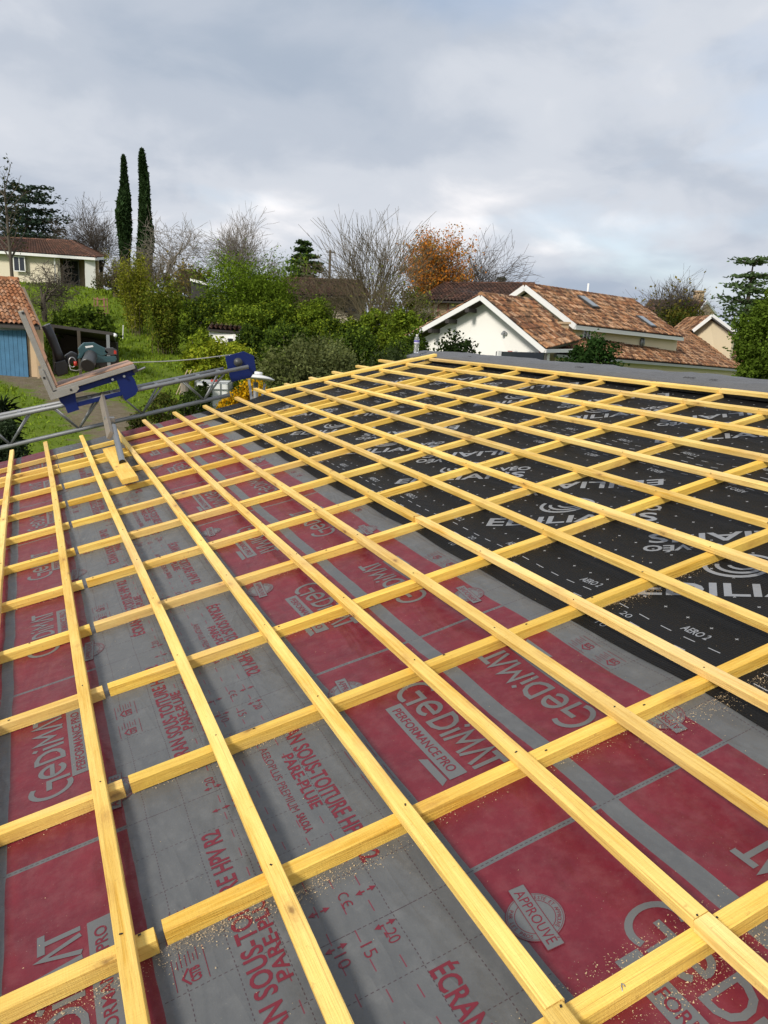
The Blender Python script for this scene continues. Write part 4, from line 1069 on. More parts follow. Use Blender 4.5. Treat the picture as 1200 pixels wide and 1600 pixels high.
def window(c, right, w, h, parent, frame=M['white_paint'], glass=M['glass_dark'], proud=0.03, mull=1, fw=0.07):
    r = Vector(right).normalized(); u = Vector((0, 0, 1)); n_ = r.cross(u).normalized()
    if n_.dot(Vector(CAM) - Vector(c)) < 0: n_ = -n_
    c = Vector(c) + n_ * proud
    mb = MB()
    mb.box(c + u * (h - fw) / 2, (w, .06, fw), (r, n_, u)); mb.box(c - u * (h - fw) / 2, (w, .06, fw), (r, n_, u))
    mb.box(c + r * (w - fw) / 2, (fw, .06, h - 2 * fw), (r, n_, u)); mb.box(c - r * (w - fw) / 2, (fw, .06, h - 2 * fw), (r, n_, u))
    for k in range(mull): mb.box(c + r * (w * ((k + 1) / (mull + 1) - .5)), (fw * .8, .05, h - 2 * fw), (r, n_, u))
    f = mb.build('window', frame, parent)
    mb = MB(); mb.box(c - n_ * .01, (w - 2 * fw, .02, h - 2 * fw), (r, n_, u)); mb.build('pane', glass, f)
    return f

# --- white gabled house with the long tiled roof (right) -----------------------
WH = empty('white_gabled_house', down(at(800, 520, 29), -1.9), 'white gabled house with orange tiled roofs and two skylights to the right', 'house')
GA, GL, GR = Vector(at(751, 461, 28)), Vector(at(633, 527, 30.0)), Vector(at(851, 545.5, 26.5))
GE = Vector(at(832, 470.5, 31.6)); rdir = GE - GA
GRe = GR + rdir * 1.0; GLe = GL + rdir
inset = rdir.normalized() * 0.55
tile_roof(GA, GE, Vector(at(906, 532, 30.0)), GR, 0.21, 0.36, PAL_OR, M['tiles'], WH)
tile_roof(GE, GA, GL, GLe, 0.21, 0.36, PAL_OR, M['tiles'], WH)
ridge_tiles(GA, GE, PAL_OR, M['tiles'], WH)
zb = -2.3
wi = [GA + inset - Vector((0, 0, .22)), GL + inset + (GR - GL).normalized() * .45 - Vector((0, 0, .02)), GR + inset - (GR - GL).normalized() * .12 - Vector((0, 0, .16))]
eaveZ = -0.0
poly('gable_wall', [wi[0], wi[1], down(wi[1], zb), down(wi[2], zb), wi[2]], 0.25, M['render_white'], WH)
dn_ = Vector((0, 0, -0.085))
bars('bargeboard', [GL + dn_, GA + dn_, GR + dn_], 0.05, 0.17, M['white_paint'], WH)
mb = MB(); g2 = inset * 1.0
mb.add([GL + dn_ * 1.2, GA + dn_ * 1.2, GA + g2 + dn_ * 1.2, GL + g2 + dn_ * 1.2, GR + dn_ * 1.2, GR + g2 + dn_ * 1.2], [(0, 1, 2, 3), (1, 4, 5, 2)]); mb.build('soffit', M['white_paint'], WH)
for (x, y, x2, y2) in ((733, 486, 718, 481), (703, 503, 691, 499), (676, 516, 666, 512)):
    f = (GA.x - Vector(at(x, y, 28.6)).x) / (GA.x - GL.x)
    base = GA.lerp(GL, (751 - x) / 118.0) - Vector((0, 0, .30))
    mb = MB(); mb.bar(base + inset, base - inset * .15, 0.16, 0.15); mb.build('rafter_end', M['dark_trim'], WH)
bars('gutter', [GR + Vector((0, 0, -.06)), GR + rdir * .75 + Vector((0, 0, -.06))], 0.13, 0.12, M['white_paint'], WH)
# glazed front below the gable
for x in (780, 797, 805, 827, 846):
    p = Vector(at(x, 549, 27.0)); mb = MB(); mb.bar(down(p, zb), p + Vector((0, 0, .02)), 0.12, 0.12, YV); mb.build('post', M['white_paint'] if x != 797 and x != 846 else M['shutter_red'], WH)
mb = MB(); a, e = Vector(at(775, 549, 27.1)), Vector(at(850, 551, 26.4)); mb.hexa([down(a, zb), down(e, zb), down(e, zb) + inset * .1, down(a, zb) + inset * .1, a, e, e + inset * .1, a + inset * .1]); mb.build('glazing', M['glass_dark'], WH)
for (x, y) in ((785.5, 519), (788.5, 521), (783.5, 521.5)):
    mb = MB(); p = Vector(at(x, y, 28.0)) ; nn = (GR - GL).cross(Vector((0, 0, 1))).normalized(); mb.lathe(p - nn * 0.1, [(0.0, -.05), (0.05, -.05), (0.06, 0), (0.05, 0.05), (0.0, .05)], 12, nn); mb.build('wall_vent', M['gutter'], WH)
# chimney pot between the roofs
mb = MB(); p = Vector(at(879, 516, 30.2)); mb.box(p, (.32, .32, .5)); mb.box(p + Vector((0, 0, .28)), (.42, .42, .08)); mb.build('chimney', M['render_sand'], WH)
# main block
MA, ME = Vector(at(820, 445.5, 33)), Vector(at(990, 470, 42)); EA, EE = Vector(at(899, 507.5, 31.6)), Vector(at(1068, 527, 40.6))
tile_roof(MA, ME, EE, EA, 0.21, 0.36, PAL_OR, M['tiles'], WH)
mdir = (ME - MA); BLf = MA + (MA - EA) * Vector((1, 1, 0)) + Vector((0, 0, EA.z - MA.z)); BLe = BLf + mdir
tile_roof(ME, MA, BLf, BLe, 0.21, 0.36, PAL_OR, M['tiles'], WH)
ridge_tiles(MA, ME, PAL_OR, M['tiles'], WH)
mi = mdir.normalized() * 0.5
bars('bargeboard', [BLf + dn_, MA + dn_, EA + dn_], 0.05, 0.22, M['white_paint'], WH)
mb = MB(); mb.add([BLf + dn_ * 1.5, MA + dn_ * 1.5, MA + mi + dn_ * 1.5, BLf + mi + dn_ * 1.5, EA + dn_ * 1.5, EA + mi + dn_ * 1.5], [(0, 1, 2, 3), (1, 4, 5, 2)]); mb.build('soffit', M['white_paint'], WH)
wA, wE = EA + mi + (MA - EA) * .12, EE - mi * .6 + (ME - EE) * .10
poly('gable_wall', [MA + mi - Vector((0, 0, .25)), BLf + mi + (MA - BLf) * .1 - Vector((0, 0, .1)), down(BLf + mi, zb), down(wA, zb), wA - Vector((0, 0, .12))], 0.25, M['render_cream'], WH)
wt = Vector((0, 0, -.16))
poly('wall', [wA + wt, wE + wt, down(wE, zb), down(wA, zb)], 0.25, M['render_cream'], WH)
poly('end_wall', [wE + wt, ME - mi * .6 - Vector((0, 0, .3)), BLe - mi * .6, down(BLe - mi * .6, zb), down(wE, zb)], 0.25, M['render_cream'], WH)
bars('fascia', [EA + Vector((0, 0, -.10)), EE + Vector((0, 0, -.10))], 0.06, 0.17, M['white_paint'], WH)
# round vent in the clerestory wall
vp = Vector(at(1011, 533.5, 38.2)); vn = mdir.cross(Vector((0, 0, 1))).normalized()
if vn.dot(Vector(CAM) - vp) < 0: vn = -vn
tt = wA.lerp(wE, 0.62) + Vector((0, 0, -.65))
mb = MB(); mb.lathe(tt + vn * .02, [(0.0, 0), (0.24, 0), (0.24, .06), (0.18, .06), (0.18, .02), (0, .02)], 20, vn); f = mb.build('round_window', M['gutter'], WH, True)
mb = MB(); mb.lathe(tt + vn * .04, [(0, 0), (.17, 0), (.17, .01), (0, .01)], 20, vn); mb.build('pane', M['glass_dark'], f)
window(wA.lerp(wE, 0.10) + Vector((0, 0, -.75)), wE - wA, .7, 1.0, WH, M['white_paint'])
# skylights
def on_roof(s, t, q=(MA, ME, EE, EA)):
    return (q[0] * (1 - s) + q[1] * s) * (1 - t) + (q[3] * (1 - s) + q[2] * s) * t
nm = (ME - MA).cross(EA - MA).normalized(); nm = nm if nm.z > 0 else -nm
for (s, t) in ((0.36, 0.34), (0.73, 0.72)):
    c0 = on_roof(s, t) + nm * .12; e1 = (ME - MA).normalized(); e2 = (EA - MA).normalized(); e2 = (e2 - e1 * e2.dot(e1)).normalized()
    mb = MB(); mb.box(c0, (.78, 1.0, .10), (e1, e2, nm)); f = mb.build('skylight', M['dark_trim'], WH, bevel=.01)
    mb = MB(); mb.box(c0 + nm * .055, (.64, .86, .02), (e1, e2, nm)); mb.build('pane', M['glass_sky'], f)
mb = MB(); p = Vector(at(918, 458, 41)); mb.tube([p - Vector((0, 0, .8)), Vector(at(919.5, 443, 41))], .05, 8); mb.build('mast', M['white_paint'], WH, True)
# lower wing in front
q1, q2, q3 = at(907, 533, 32.5), at(1050, 548, 41.0), at(985, 563.5, 34.0)
pn = np.cross(q2 - q1, q3 - q1)
def on_wing(px, py):
    dd_ = ray(px, py); return Vector(CAM + dd_ * (((q1 - CAM) @ pn) / (dd_ @ pn)))
L0, L1, L2, L3 = on_wing(868, 508), on_wing(1088, 517.5), on_wing(1203, 581), on_wing(868, 552.5)
print('wing', L0, L1, L2, L3)
tile_roof(L0, L1, L2, L3, 0.21, 0.36, PAL_OR, M['tiles'], WH)
bars('gutter', [L3 + Vector((0, 0, -.08)), L2 + Vector((0, 0, -.08))], 0.14, 0.12, M['gutter'], WH)
li = (L0 - L3).normalized() * .6
poly('wall', [L3 + li * .8 + wt, L2 + li + wt, down(L2 + li, zb), down(L3 + li * .8, zb)], .25, M['render_cream'], WH)
poly('end_wall', [L2 + li + wt, L1 + wt, down(L1, zb), down(L2 + li, zb)], .25, M['render_cream'], WH)

# --- long brown-roofed house behind it ------------------------------------------
BH = empty('brown_roofed_house', down(at(720, 490, 50), -1.0), 'long cream house with brown roof and red shutter behind the white gable', 'house')
r0, r1 = Vector(at(692, 443, 52)), Vector(at(835, 443.5, 52)); e0, e1_ = Vector(at(650, 469, 48)), Vector(at(790, 473, 46))
tile_roof(r0, r1, e1_, e0, .25, .4, PAL_BR, M['tiles_brown'], BH); ridge_tiles(r0, r1, PAL_BR, M['tiles_brown'], BH)
back = (r0 - e0) * Vector((1, 1, 0)); e0b = r0 + back + Vector((0, 0, e0.z - r0.z)); e1b = e0b + (r1 - r0)
tile_roof(r1, r0, e0b, e1b, .25, .4, PAL_BR, M['tiles_brown'], BH)
wv0, wv1 = e0 + (r0 - e0) * .1 + wt, e1_ + (r1 - e1_) * .1 + wt
poly('wall', [wv0, wv1, down(wv1, -1.6), down(wv0, -1.6)], .25, M['render_pale'], BH)
poly('end_wall', [wv0, r0 - Vector((0, 0, .3)), e0b + wt, down(e0b, -1.6), down(wv0, -1.6)], .25, M['render_pale'], BH)
bars('gutter', [e0 + Vector((0, 0, -.06)), e1_ + Vector((0, 0, -.06))], .12, .1, M['dark_trim'], BH)
wc = wv0.lerp(wv1, .285) + Vector((0, 0, -.55))
window(wc, wv1 - wv0, .75, 1.1, BH, M['shutter_red'], M['render_sand'], .03, 0, .12)
bars('downpipe', [wv0.lerp(wv1, .17), wv0.lerp(wv1, .17) - Vector((0, 0, 1.8))], .1, .1, M['shutter_red'], BH, YV)

# --- house with timber porch in the middle ---------------------------------------
PH = empty('porch_house', down(at(500, 480, 52), 0), 'low pale house with dark brown roof and timber porch in the middle distance', 'house')
r0, r1 = Vector(at(445, 434.5, 55)), Vector(at(566, 440, 55)); e0, e1_ = Vector(at(424, 460, 50)), Vector(at(580, 464, 50))
tile_roof(r0, r1, e1_, e0, .25, .4, PAL_BR * 1.25, M['tiles_brown'], PH); ridge_tiles(r0, r1, PAL_BR, M['tiles_brown'], PH)
back = (r0 - e0) * Vector((1, 1, 0)); e0b = r0 + back + Vector((0, 0, e0.z - r0.z)); e1b = e0b + (r1 - r0)
tile_roof(r1, r0, e0b, e1b, .25, .4, PAL_BR, M['tiles_brown'], PH)
w0, w1 = Vector(at(505, 464, 51)), Vector(at(572, 466, 51))
poly('wall', [w0, w1, down(w1, -.6), down(w0, -.6)], .25, M['render_pale'], PH)
p0, p1 = Vector(at(428, 462, 53)), Vector(at(512, 464, 53))
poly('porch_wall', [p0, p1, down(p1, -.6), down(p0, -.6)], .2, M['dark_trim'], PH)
for x in (443, 470):
    p = Vector(at(x, 462, 50.4)); mb = MB(); mb.bar(p, down(p, -.6), .22, .22, YV); mb.bar(p - Vector((.0, 0, .1)) + Vector((.7, 0, 0)), p - Vector((0, 0, .9)), .14, .14, YV); mb.build('porch_post', M['wood_plain'], PH)
window(Vector(at(548, 478, 50.8)), w1 - w0, .85, .95, PH, M['bark'], M['glass_dark'])
# --- house on the hill at left ------------------------------------------------------
HH = empty('hill_house', down(at(100, 455, 60), 3.0), 'cream bungalow with brown hipped roof and open porch on the hill', 'house')
D = 60
el, er = Vector(at(-60, 388, D)), Vector(at(149, 402.5, D)); rl, rr_ = Vector(at(-20, 371, D + 5)), Vector(at(112, 377, D + 5)); be = Vector(at(168, 401, D + 10)); bl = Vector(at(-40, 388, D + 10))
tile_roof(rl, rr_, er, el, .25, .4, PAL_BR * 1.5, M['tiles_brown'], HH)
tile_roof(rr_ , rr_ + Vector((.05, 0, 0)), be, er, .25, .4, PAL_BR * 1.3, M['tiles_brown'], HH)
tile_roof(rr_, rl, bl, be, .25, .4, PAL_BR, M['tiles_brown'], HH)
ridge_tiles(rl, rr_, PAL_BR * 1.5, M['tiles_brown'], HH)
ridge_tiles(rr_, er, PAL_BR * 1.5, M['tiles_brown'], HH)
bars('gutter', [el + Vector((0, 0, -.1)), er + Vector((0, 0, -.1)), be + Vector((0, 0, -.1))], .12, .2, M['white_paint'], HH)
zz = 2.2
wl0, wl1 = Vector(at(-60, 392, D + .6)), Vector(at(89, 402, D + .6))
poly('wall', [wl0, wl1, down(wl1, zz), down(wl0, zz)], .3, M['render_pale'], HH)
pw0, pw1 = Vector(at(86, 402, D + 4)), Vector(at(152, 404, D + 4))
poly('porch_wall', [pw0, pw1, down(pw1, zz), down(pw0, zz)], .3, M['render_sand'], HH)
poly('side_wall', [wl1, pw0 + Vector((0, 0, .1)), down(pw0, zz), down(wl1, zz)], .2, M['render_pale'], HH)
p = Vector(at(140, 404, D + .7)); mb = MB(); mb.box((p.x, p.y, (p.z + zz) / 2), (.75, .75, p.z - zz)); mb.build('pillar', M['render_white'], HH)
window(Vector(at(30.5, 412.5, D + .5)), wl1 - wl0, .95, 1.15, HH)
window(Vector(at(112, 426, D + 3.9)), pw1 - pw0, 1.3, 2.0, HH, M['gutter'])
bars('downpipe', [wl1 + Vector((-.2, -.2, -.1)), wl1 + Vector((-.2, -.2, -2.8))], .1, .1, M['white_paint'], HH, YV)

# --- garage at left edge ----------------------------------------------------------------
GH = empty('garage', down(at(20, 597, 32), -1.5), 'small garage with orange barrel tiles and weathered blue door', 'garage')
e0, e1_ = Vector(at(-140, 497, 31)), Vector(at(62, 509, 31)); r0, r1 = Vector(at(-150, 428, 34.5)), Vector(at(28, 437, 34.5))
tile_roof(r0, r1, e1_, e0, .20, .38, PAL_LT, M['tiles_clean'], GH, 'roof_tiles', 0.05); ridge_tiles(r0, r1, PAL_LT, M['tiles_clean'], GH)
back = (r0 - e0) * Vector((1, 1, 0)); e0b = r0 + back + Vector((0, 0, e0.z - r0.z)); e1b = r1 + back + Vector((0, 0, e1_.z - r1.z))
tile_roof(r1, r0, e0b, e1b, .20, .38, PAL_LT, M['tiles_clean'], GH, 'roof_tiles', 0.05)
gw0, gw1 = Vector(at(-130, 510, 31.5)), Vector(at(57, 514, 31.5)); gz = -1.95
dl, dr = Vector(at(-50, 516, 31.4)), Vector(at(40, 516, 31.4))
poly('wall', [Vector(at(40, 512, 31.5)), gw1, down(gw1, gz), down(at(40, 512, 31.5), gz)], .25, M['render_sand'], GH)
poly('wall', [gw0, Vector(at(-50, 512, 31.5)), down(at(-50, 512, 31.5), gz), down(gw0, gz)], .25, M['render_sand'], GH)
poly('lintel', [gw0 + Vector((0, 0, .12)), gw1 + Vector((0, 0, .12)), gw1 - Vector((0, 0, .08)), gw0 - Vector((0, 0, .08))], .3, M['gutter'], GH)
poly('end_wall', [gw1, r1 - Vector((0, 0, .3)), e1b - Vector((0, 0, .2)), down(e1b, gz), down(gw1, gz)], .25, M['render_sand'], GH)
M['blue_door'] = plain('weathered_blue_paint', (0.055, 0.165, 0.29), 0.75, 0, .5, 3.2, .3)
nb = 13; dd = (dr - dl)
for k in range(nb):
    a, e = dl + dd * (k / nb) + dd.normalized() * .006, dl + dd * ((k + 1) / nb) - dd.normalized() * .006
    mb = MB(); nn = dd.cross(Vector((0, 0, 1))).normalized(); nn = nn if nn.dot(Vector(CAM) - dl) > 0 else -nn
    mb.hexa([down(a, gz), down(e, gz), down(e, gz) - nn * .04, down(a, gz) - nn * .04, a, e, e - nn * .04, a - nn * .04])
    mb.build('door_board', M['blue_door'], GH)
poly('door_back', [dl - nn * .05, dr - nn * .05, down(dr, gz) - nn * .05, down(dl, gz) - nn * .05], .05, M['dark_trim'], GH)
bars('downpipe', [Vector(at(55.5, 512, 31.2)), down(at(55.5, 512, 31.2), gz + .1)], .08, .08, M['render_sand'], GH, YV)
bars('gutter', [e0 + Vector((0, 0, -.1)), e1_ + Vector((0, 0, -.1))], .12, .12, M['dark_trim'], GH)
# --- lean-to beside the garage ---
LT = empty('lean_to', down(at(120, 560, 33), -1.4), 'dark flat-roofed lean-to open shed beside the garage', 'shed')
a0, a1 = Vector(at(72, 510, 32.5)), Vector(at(176, 524, 31)); b0_, b1_ = a0 + Vector((.4, 3, -.35)), a1 + Vector((.4, 3, -.35))
mb = MB(); mb.hexa([a0, a1, b1_, b0_, a0 + Vector((0, 0, .12)), a1 + Vector((0, 0, .12)), b1_ + Vector((0, 0, .12)), b0_ + Vector((0, 0, .12))]); mb.build('roof', M['dark_trim'], LT)
for f in (0.1, .5, .93):
    p = a0.lerp(a1, f); mb = MB(); mb.bar(p, down(p, -2.2), .12, .12, YV); mb.build('post', M['bark'] if f < .9 else M['gutter'], LT)
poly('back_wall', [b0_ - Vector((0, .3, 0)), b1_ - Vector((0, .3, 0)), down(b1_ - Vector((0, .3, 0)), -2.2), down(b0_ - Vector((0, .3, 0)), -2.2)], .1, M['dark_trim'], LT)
mb = MB(); mb.tube([a1 + Vector((.1, -.1, 0)), a1 + Vector((.12, .5, .02))], .07, 8); mb.build('gutter', M['white_paint'], LT, True)
# --- little hut in the hedge ---
HU = empty('garden_hut', down(at(350, 540, 33), -1.5), 'little white hut with tiled roof tucked into the hedge', 'hut')
a0, a1 = Vector(at(324, 514, 33)), Vector(at(376, 518, 33)); b0_, b1_ = a0 + Vector((.6, 2.2, .22)), a1 + Vector((.6, 2.2, .22))
tile_roof(b0_, b1_, a1, a0, .22, .36, PAL_OR * .8, M['tiles'], HU)
h0, h1 = a0 + Vector((.1, .15, -.12)), a1 + Vector((-.1, .1, -.12))
poly('wall', [h0, h1, down(h1, -2), down(h0, -2)], .2, M['render_white'], HU)
poly('end_wall', [h1, b1_ + Vector((-.1, 0, -.1)), down(b1_, -2), down(h1, -2)], .2, M['render_white'], HU)
window(h0.lerp(h1, .78) + Vector((0, 0, -.35)), h1 - h0, .34, .34, HU, M['white_paint'], M['glass_dark'], .02, 0, .03)
HU2 = empty('carport', down(at(312, 470, 44), 0), 'small shed with a white flat roof edge half hidden in greenery', 'shed')
a0, a1 = Vector(at(297, 439, 46)), Vector(at(324, 446, 45))
mb = MB(); mb.hexa([a0, a1, a1 + Vector((1, 3, 0)), a0 + Vector((1, 3, 0)), a0 + Vector((0, 0, .15)), a1 + Vector((0, 0, .15)), a1 + Vector((1, 3, .15)), a0 + Vector((1, 3, .15))]); mb.build('roof', M['white_paint'], HU2)
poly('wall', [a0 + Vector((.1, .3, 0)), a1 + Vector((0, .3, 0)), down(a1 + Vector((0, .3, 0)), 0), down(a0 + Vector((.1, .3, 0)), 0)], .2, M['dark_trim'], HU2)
# --- far right houses ---
FR = empty('far_brown_house', down(at(1050, 495, 75), 0), 'distant brown-roofed house with a chimney behind bare trees', 'house')
r0, r1 = Vector(at(1015, 468, 75)), Vector(at(1104, 471, 75)); e0, e1_ = Vector(at(1000, 490, 70)), Vector(at(1085, 497, 70))
tile_roof(r0, r1, e1_, e0, .3, .5, PAL_BR * 1.7, M['tiles_brown'], FR)
e2 = Vector(at(1120, 492, 80)); 
poly('gable_wall', [e1_, r1 - Vector((0, 0, .15)), e2, down(e2, -2), down(e1_, -2)], .3, M['render_sand'], FR)
poly('wall', [e0 + Vector((.4, .4, 0)), e1_ + Vector((-.2, .4, 0)), down(e1_ + Vector((-.2, .4, 0)), -2), down(e0 + Vector((.4, .4, 0)), -2)], .3, M['render_pale'], FR)
bars('bargeboard', [e1_, r1, e2], .1, .25, M['white_paint'], FR)
mb = MB(); p = Vector(at(1091, 468, 75)); mb.box(p, (.7, .7, 1.4)); mb.box(p + Vector((0, 0, .75)), (.85, .85, .15)); mb.build('chimney', M['render_sand'], FR)
FG = empty('far_cream_gable', down(at(1110, 520, 48), -1.5), 'small cream gable with white bargeboards half hidden by the big green tree', 'house')
ga, gl, gr = Vector(at(1113, 493.5, 48)), Vector(at(1083, 517, 49)), Vector(at(1150, 521, 46.5))
gd = Vector((3.5, 5.5, 0)); gi = gd.normalized() * .6
poly('gable_wall', [ga + gi - Vector((0, 0, .2)), gl + gi - Vector((0, 0, .1)), down(gl + gi, -2), down(gr + gi, -2), gr + gi - Vector((0, 0, .1))], .3, M['render_cream'], FG)
bars('bargeboard', [gl, ga, gr], .06, .22, M['white_paint'], FG)
mb = MB(); mb.add([gl + dn_ * 1.4, ga + dn_ * 1.4, ga + gi + dn_ * 1.4, gl + gi + dn_ * 1.4, gr + dn_ * 1.4, gr + gi + dn_ * 1.4], [(0, 1, 2, 3), (1, 4, 5, 2)]); mb.build('soffit', M['dark_trim'], FG)
tile_roof(ga, ga + gd, gr + gd, gr, .25, .4, PAL_OR, M['tiles'], FG); tile_roof(ga + gd, ga, gl, gl + gd, .25, .4, PAL_OR, M['tiles'], FG)

# --- water tank in a cage ---
IB = empty('caged_water_tank', down(at(335, 622, 27), -1.75), 'white cube water tank in a wire cage on the lawn', 'water tank')
c0 = Vector(at(335, 622, 27)); c0.z = terrain(c0.x, c0.y); u1 = Vector((.93, -.36, 0)); u2 = Vector((.36, .93, 0)); u3 = Vector((0, 0, 1))
mb = MB(); mb.box(c0 + u3 * .65, (1.08, .96, .95), (u1, u2, u3)); tk = mb.build('tank', M['tank'], IB, bevel=.07)
mb = MB(); mb.tube([c0 + u3 * 1.12, c0 + u3 * 1.18], .12, 14); mb.build('lid', M['red_plastic'], tk)
mb = MB(); mb.box(c0 + u3 * .08, (1.15, 1.02, .14), (u1, u2, u3)); mb.build('pallet', M['gutter'], IB)
mb = MB()
for f in (-.5, -.25, 0, .25, .5):
    for s in (-.5, .5):
        mb.bar(c0 + u1 * f * 1.14 + u2 * s * 1.03 + u3 * .15, c0 + u1 * f * 1.14 + u2 * s * 1.03 + u3 * 1.14, .025, .025, u2)
        mb.bar(c0 + u2 * f * 1.03 + u1 * s * 1.14 + u3 * .15, c0 + u2 * f * 1.03 + u1 * s * 1.14 + u3 * 1.14, .025, .025, u1)
for z in (.3, .6, .9, 1.14):
    for s in (-.5, .5):
        mb.bar(c0 + u1 * -.57 + u2 * s * 1.04 + u3 * z, c0 + u1 * .57 + u2 * s * 1.04 + u3 * z, .025, .025); mb.bar(c0 + u2 * -.52 + u1 * s * 1.15 + u3 * z, c0 + u2 * .52 + u1 * s * 1.15 + u3 * z, .025, .025)
mb.build('cage', M['steel'], IB)
# stump with cut rods by the lawn, utility pole, plant cage and stake
SP = empty('leaning_rods', down(at(288, 585, 30), -1.7), 'grey stump with thin pale rods leaning on it on the lawn', 'stump')
c0 = Vector(at(288, 582, 30)); c0.z = terrain(c0.x, c0.y)
mb = MB(); mb.lathe(c0, [(.2, 0), (.17, .25), (.15, .55), (.12, .62)], 10); mb.build('stump', M['bark_pale'], SP)
for q in range(3):
    mb = MB(); mb.tube([c0 + Vector((-.35 + .12 * q, -.1, 0)), c0 + Vector((.15 + .15 * q, .1, .95))], .02, 6); mb.build('rod', M['wood_plain'], SP)
UP = empty('utility_pole', down(at(516, 470, 60), 0), 'slim dark utility pole rising above the porch house', 'pole')
p = Vector(at(516, 391, 60)); mb = MB(); mb.tube([down(p, -1), p], [.13, .09], 8); mb.build('pole', M['bark'], UP, True)
mb = MB(); mb.bar(p + Vector((-.35, 0, -.15)), p + Vector((.35, 0, -.15)), .07, .07); mb.build('crossarm', M['bark'], UP)
PC = empty('plant_cage', down(at(158, 483, 46), 0), 'rusty wire plant cage standing on the grass slope', 'plant cage')
c0 = Vector(at(158, 487, 46)); c0.z = terrain(c0.x, c0.y)
for q in range(6):
    a = q * pi / 3; mb = MB(); mb.tube([c0 + Vector((.4 * cos(a), .4 * sin(a), 0)), c0 + Vector((.36 * cos(a), .36 * sin(a), 1.3))], .022, 5); mb.build('rod', M['shutter_red'], PC)
for z in (.4, .8, 1.2):
    mb = MB(); mb.tube([c0 + Vector((.38 * cos(a), .38 * sin(a), z)) for a in np.linspace(0, 2 * pi, 13)], .018, 5, False); mb.build('hoop', M['shutter_red'], PC)
c0 = Vector(at(191, 503, 42)); c0.z = terrain(c0.x, c0.y)
mb = MB(); mb.tube([c0, c0 + Vector((.05, 0, .75))], .03, 6); tag(mb.build('stake', M['white_paint'], None), 'thin white stake standing in the grass slope', 'stake')

# ================================================================== VEGETATION
def tubes(segs, n=4):
    """segs: list of (p, q, r0, r1) -> verts, faces"""
    S = np.array([np.concatenate([p, q, [r0, r1]]) for p, q, r0, r1 in segs]); m = len(S)
    P, Q, r0, r1 = S[:, :3], S[:, 3:6], S[:, 6], S[:, 7]
    d = Q - P; d /= np.maximum(1e-9, np.linalg.norm(d, axis=1, keepdims=True))
    ref = np.where(np.abs(d[:, 2:3]) < .9, np.array([[0, 0, 1.]]), np.array([[1., 0, 0]]))
    s = np.cross(d, ref); s /= np.linalg.norm(s, axis=1, keepdims=True); t = np.cross(s, d)
    V = np.empty((m, 2 * n, 3))
    for k in range(n):
        a = 2 * pi * k / n; o = s * cos(a) + t * sin(a)
        V[:, k] = P + o * r0[:, None]; V[:, n + k] = Q + o * r1[:, None]
    base = (np.arange(m) * 2 * n)[:, None]
    F = np.concatenate([base + np.array([[k, (k + 1) % n, n + (k + 1) % n, n + k]]) for k in range(n)], 0)
    return V.reshape(-1, 3), F
def grow(r, p, d, L, rad, lvl, maxl, out, tips, par):
    n = par.get('seg', 4) if lvl < 3 else 2; p = np.array(p, float); d = np.array(d, float)
    r_end = rad * (0.62 if lvl < maxl else 0.25)
    pts = []
    for i in range(n):
        d = d + r.normal(0, par['wig'], 3) * (0.4 if lvl == 0 else 1) + np.array([0, 0, par['up']]) * (1 if lvl else .3); d /= np.linalg.norm(d)
        q = p + d * L / n; ra, rb = rad + (r_end - rad) * i / n, rad + (r_end - rad) * (i + 1) / n
        out.append((p, q, ra, rb, lvl)); p = q; pts.append((p.copy(), d.copy(), rb, (i + 1) / n))
    if lvl >= maxl: tips.append(p); return
    nk = par['kids'][min(lvl, len(par['kids']) - 1)]
    for k in range(nk):
        f = par['lo'] + (1 - par['lo']) * (k + r.random()) / nk if lvl else par['first'] + (1 - par['first']) * (k + r.random()) / nk
        q, dq, rq, _ = pts[min(n - 1, int(f * n))]
        base = np.array(pts[max(0, int(f * n) - 1)][0]); q = base + (q - base) * ((f * n) % 1)
        ax = r.normal(0, 1, 3); ax -= dq * (ax @ dq); ax /= np.linalg.norm(ax)
        ang = par['ang'] * r.uniform(.6, 1.35)
        nd = dq * cos(ang) + ax * sin(ang)
        grow(r, q, nd, L * par['len'] * r.uniform(.82, 1.12) * (1.15 - .45 * f if lvl == 0 and par.get('cone') else 1), rq * par['thin'] * r.uniform(.8, 1), lvl + 1, maxl, out, tips, par)
    tips.append(p)
def leaves(r, pts, size, col, colvar=.35, per=1, spread=0.0, squash=1.0, alt=None, altp=0.0, long=1.6):
    pts = np.repeat(np.asarray(pts), per, 0); N = len(pts)
    p = pts + r.normal(0, 1, (N, 3)) * spread
    a = r.normal(0, 1, (N, 3)); a[:, 2] *= squash; a /= np.linalg.norm(a, axis=1, keepdims=True)
    b = r.normal(0, 1, (N, 3)); b -= a * np.sum(a * b, 1, keepdims=True); b /= np.linalg.norm(b, axis=1, keepdims=True)
    s = size * r.uniform(.55, 1.35, (N, 1)); la = a * s * long * .5; lb = b * s * .5
    V = np.empty((N, 4, 3)); V[:, 0] = p - la; V[:, 1] = p + lb * .9; V[:, 2] = p + la; V[:, 3] = p - lb * .9
    c = np.array(col) * (1 + r.uniform(-colvar, colvar, (N, 1)))
    if alt is not None:
        m = r.random(N) < altp; c[m] = np.array(alt) * (1 + r.uniform(-colvar, colvar, (m.sum(), 1)))
    return V.reshape(-1, 3), np.arange(N * 4).reshape(-1, 4), np.repeat(np.clip(c, 0.002, 1), 4, 0)
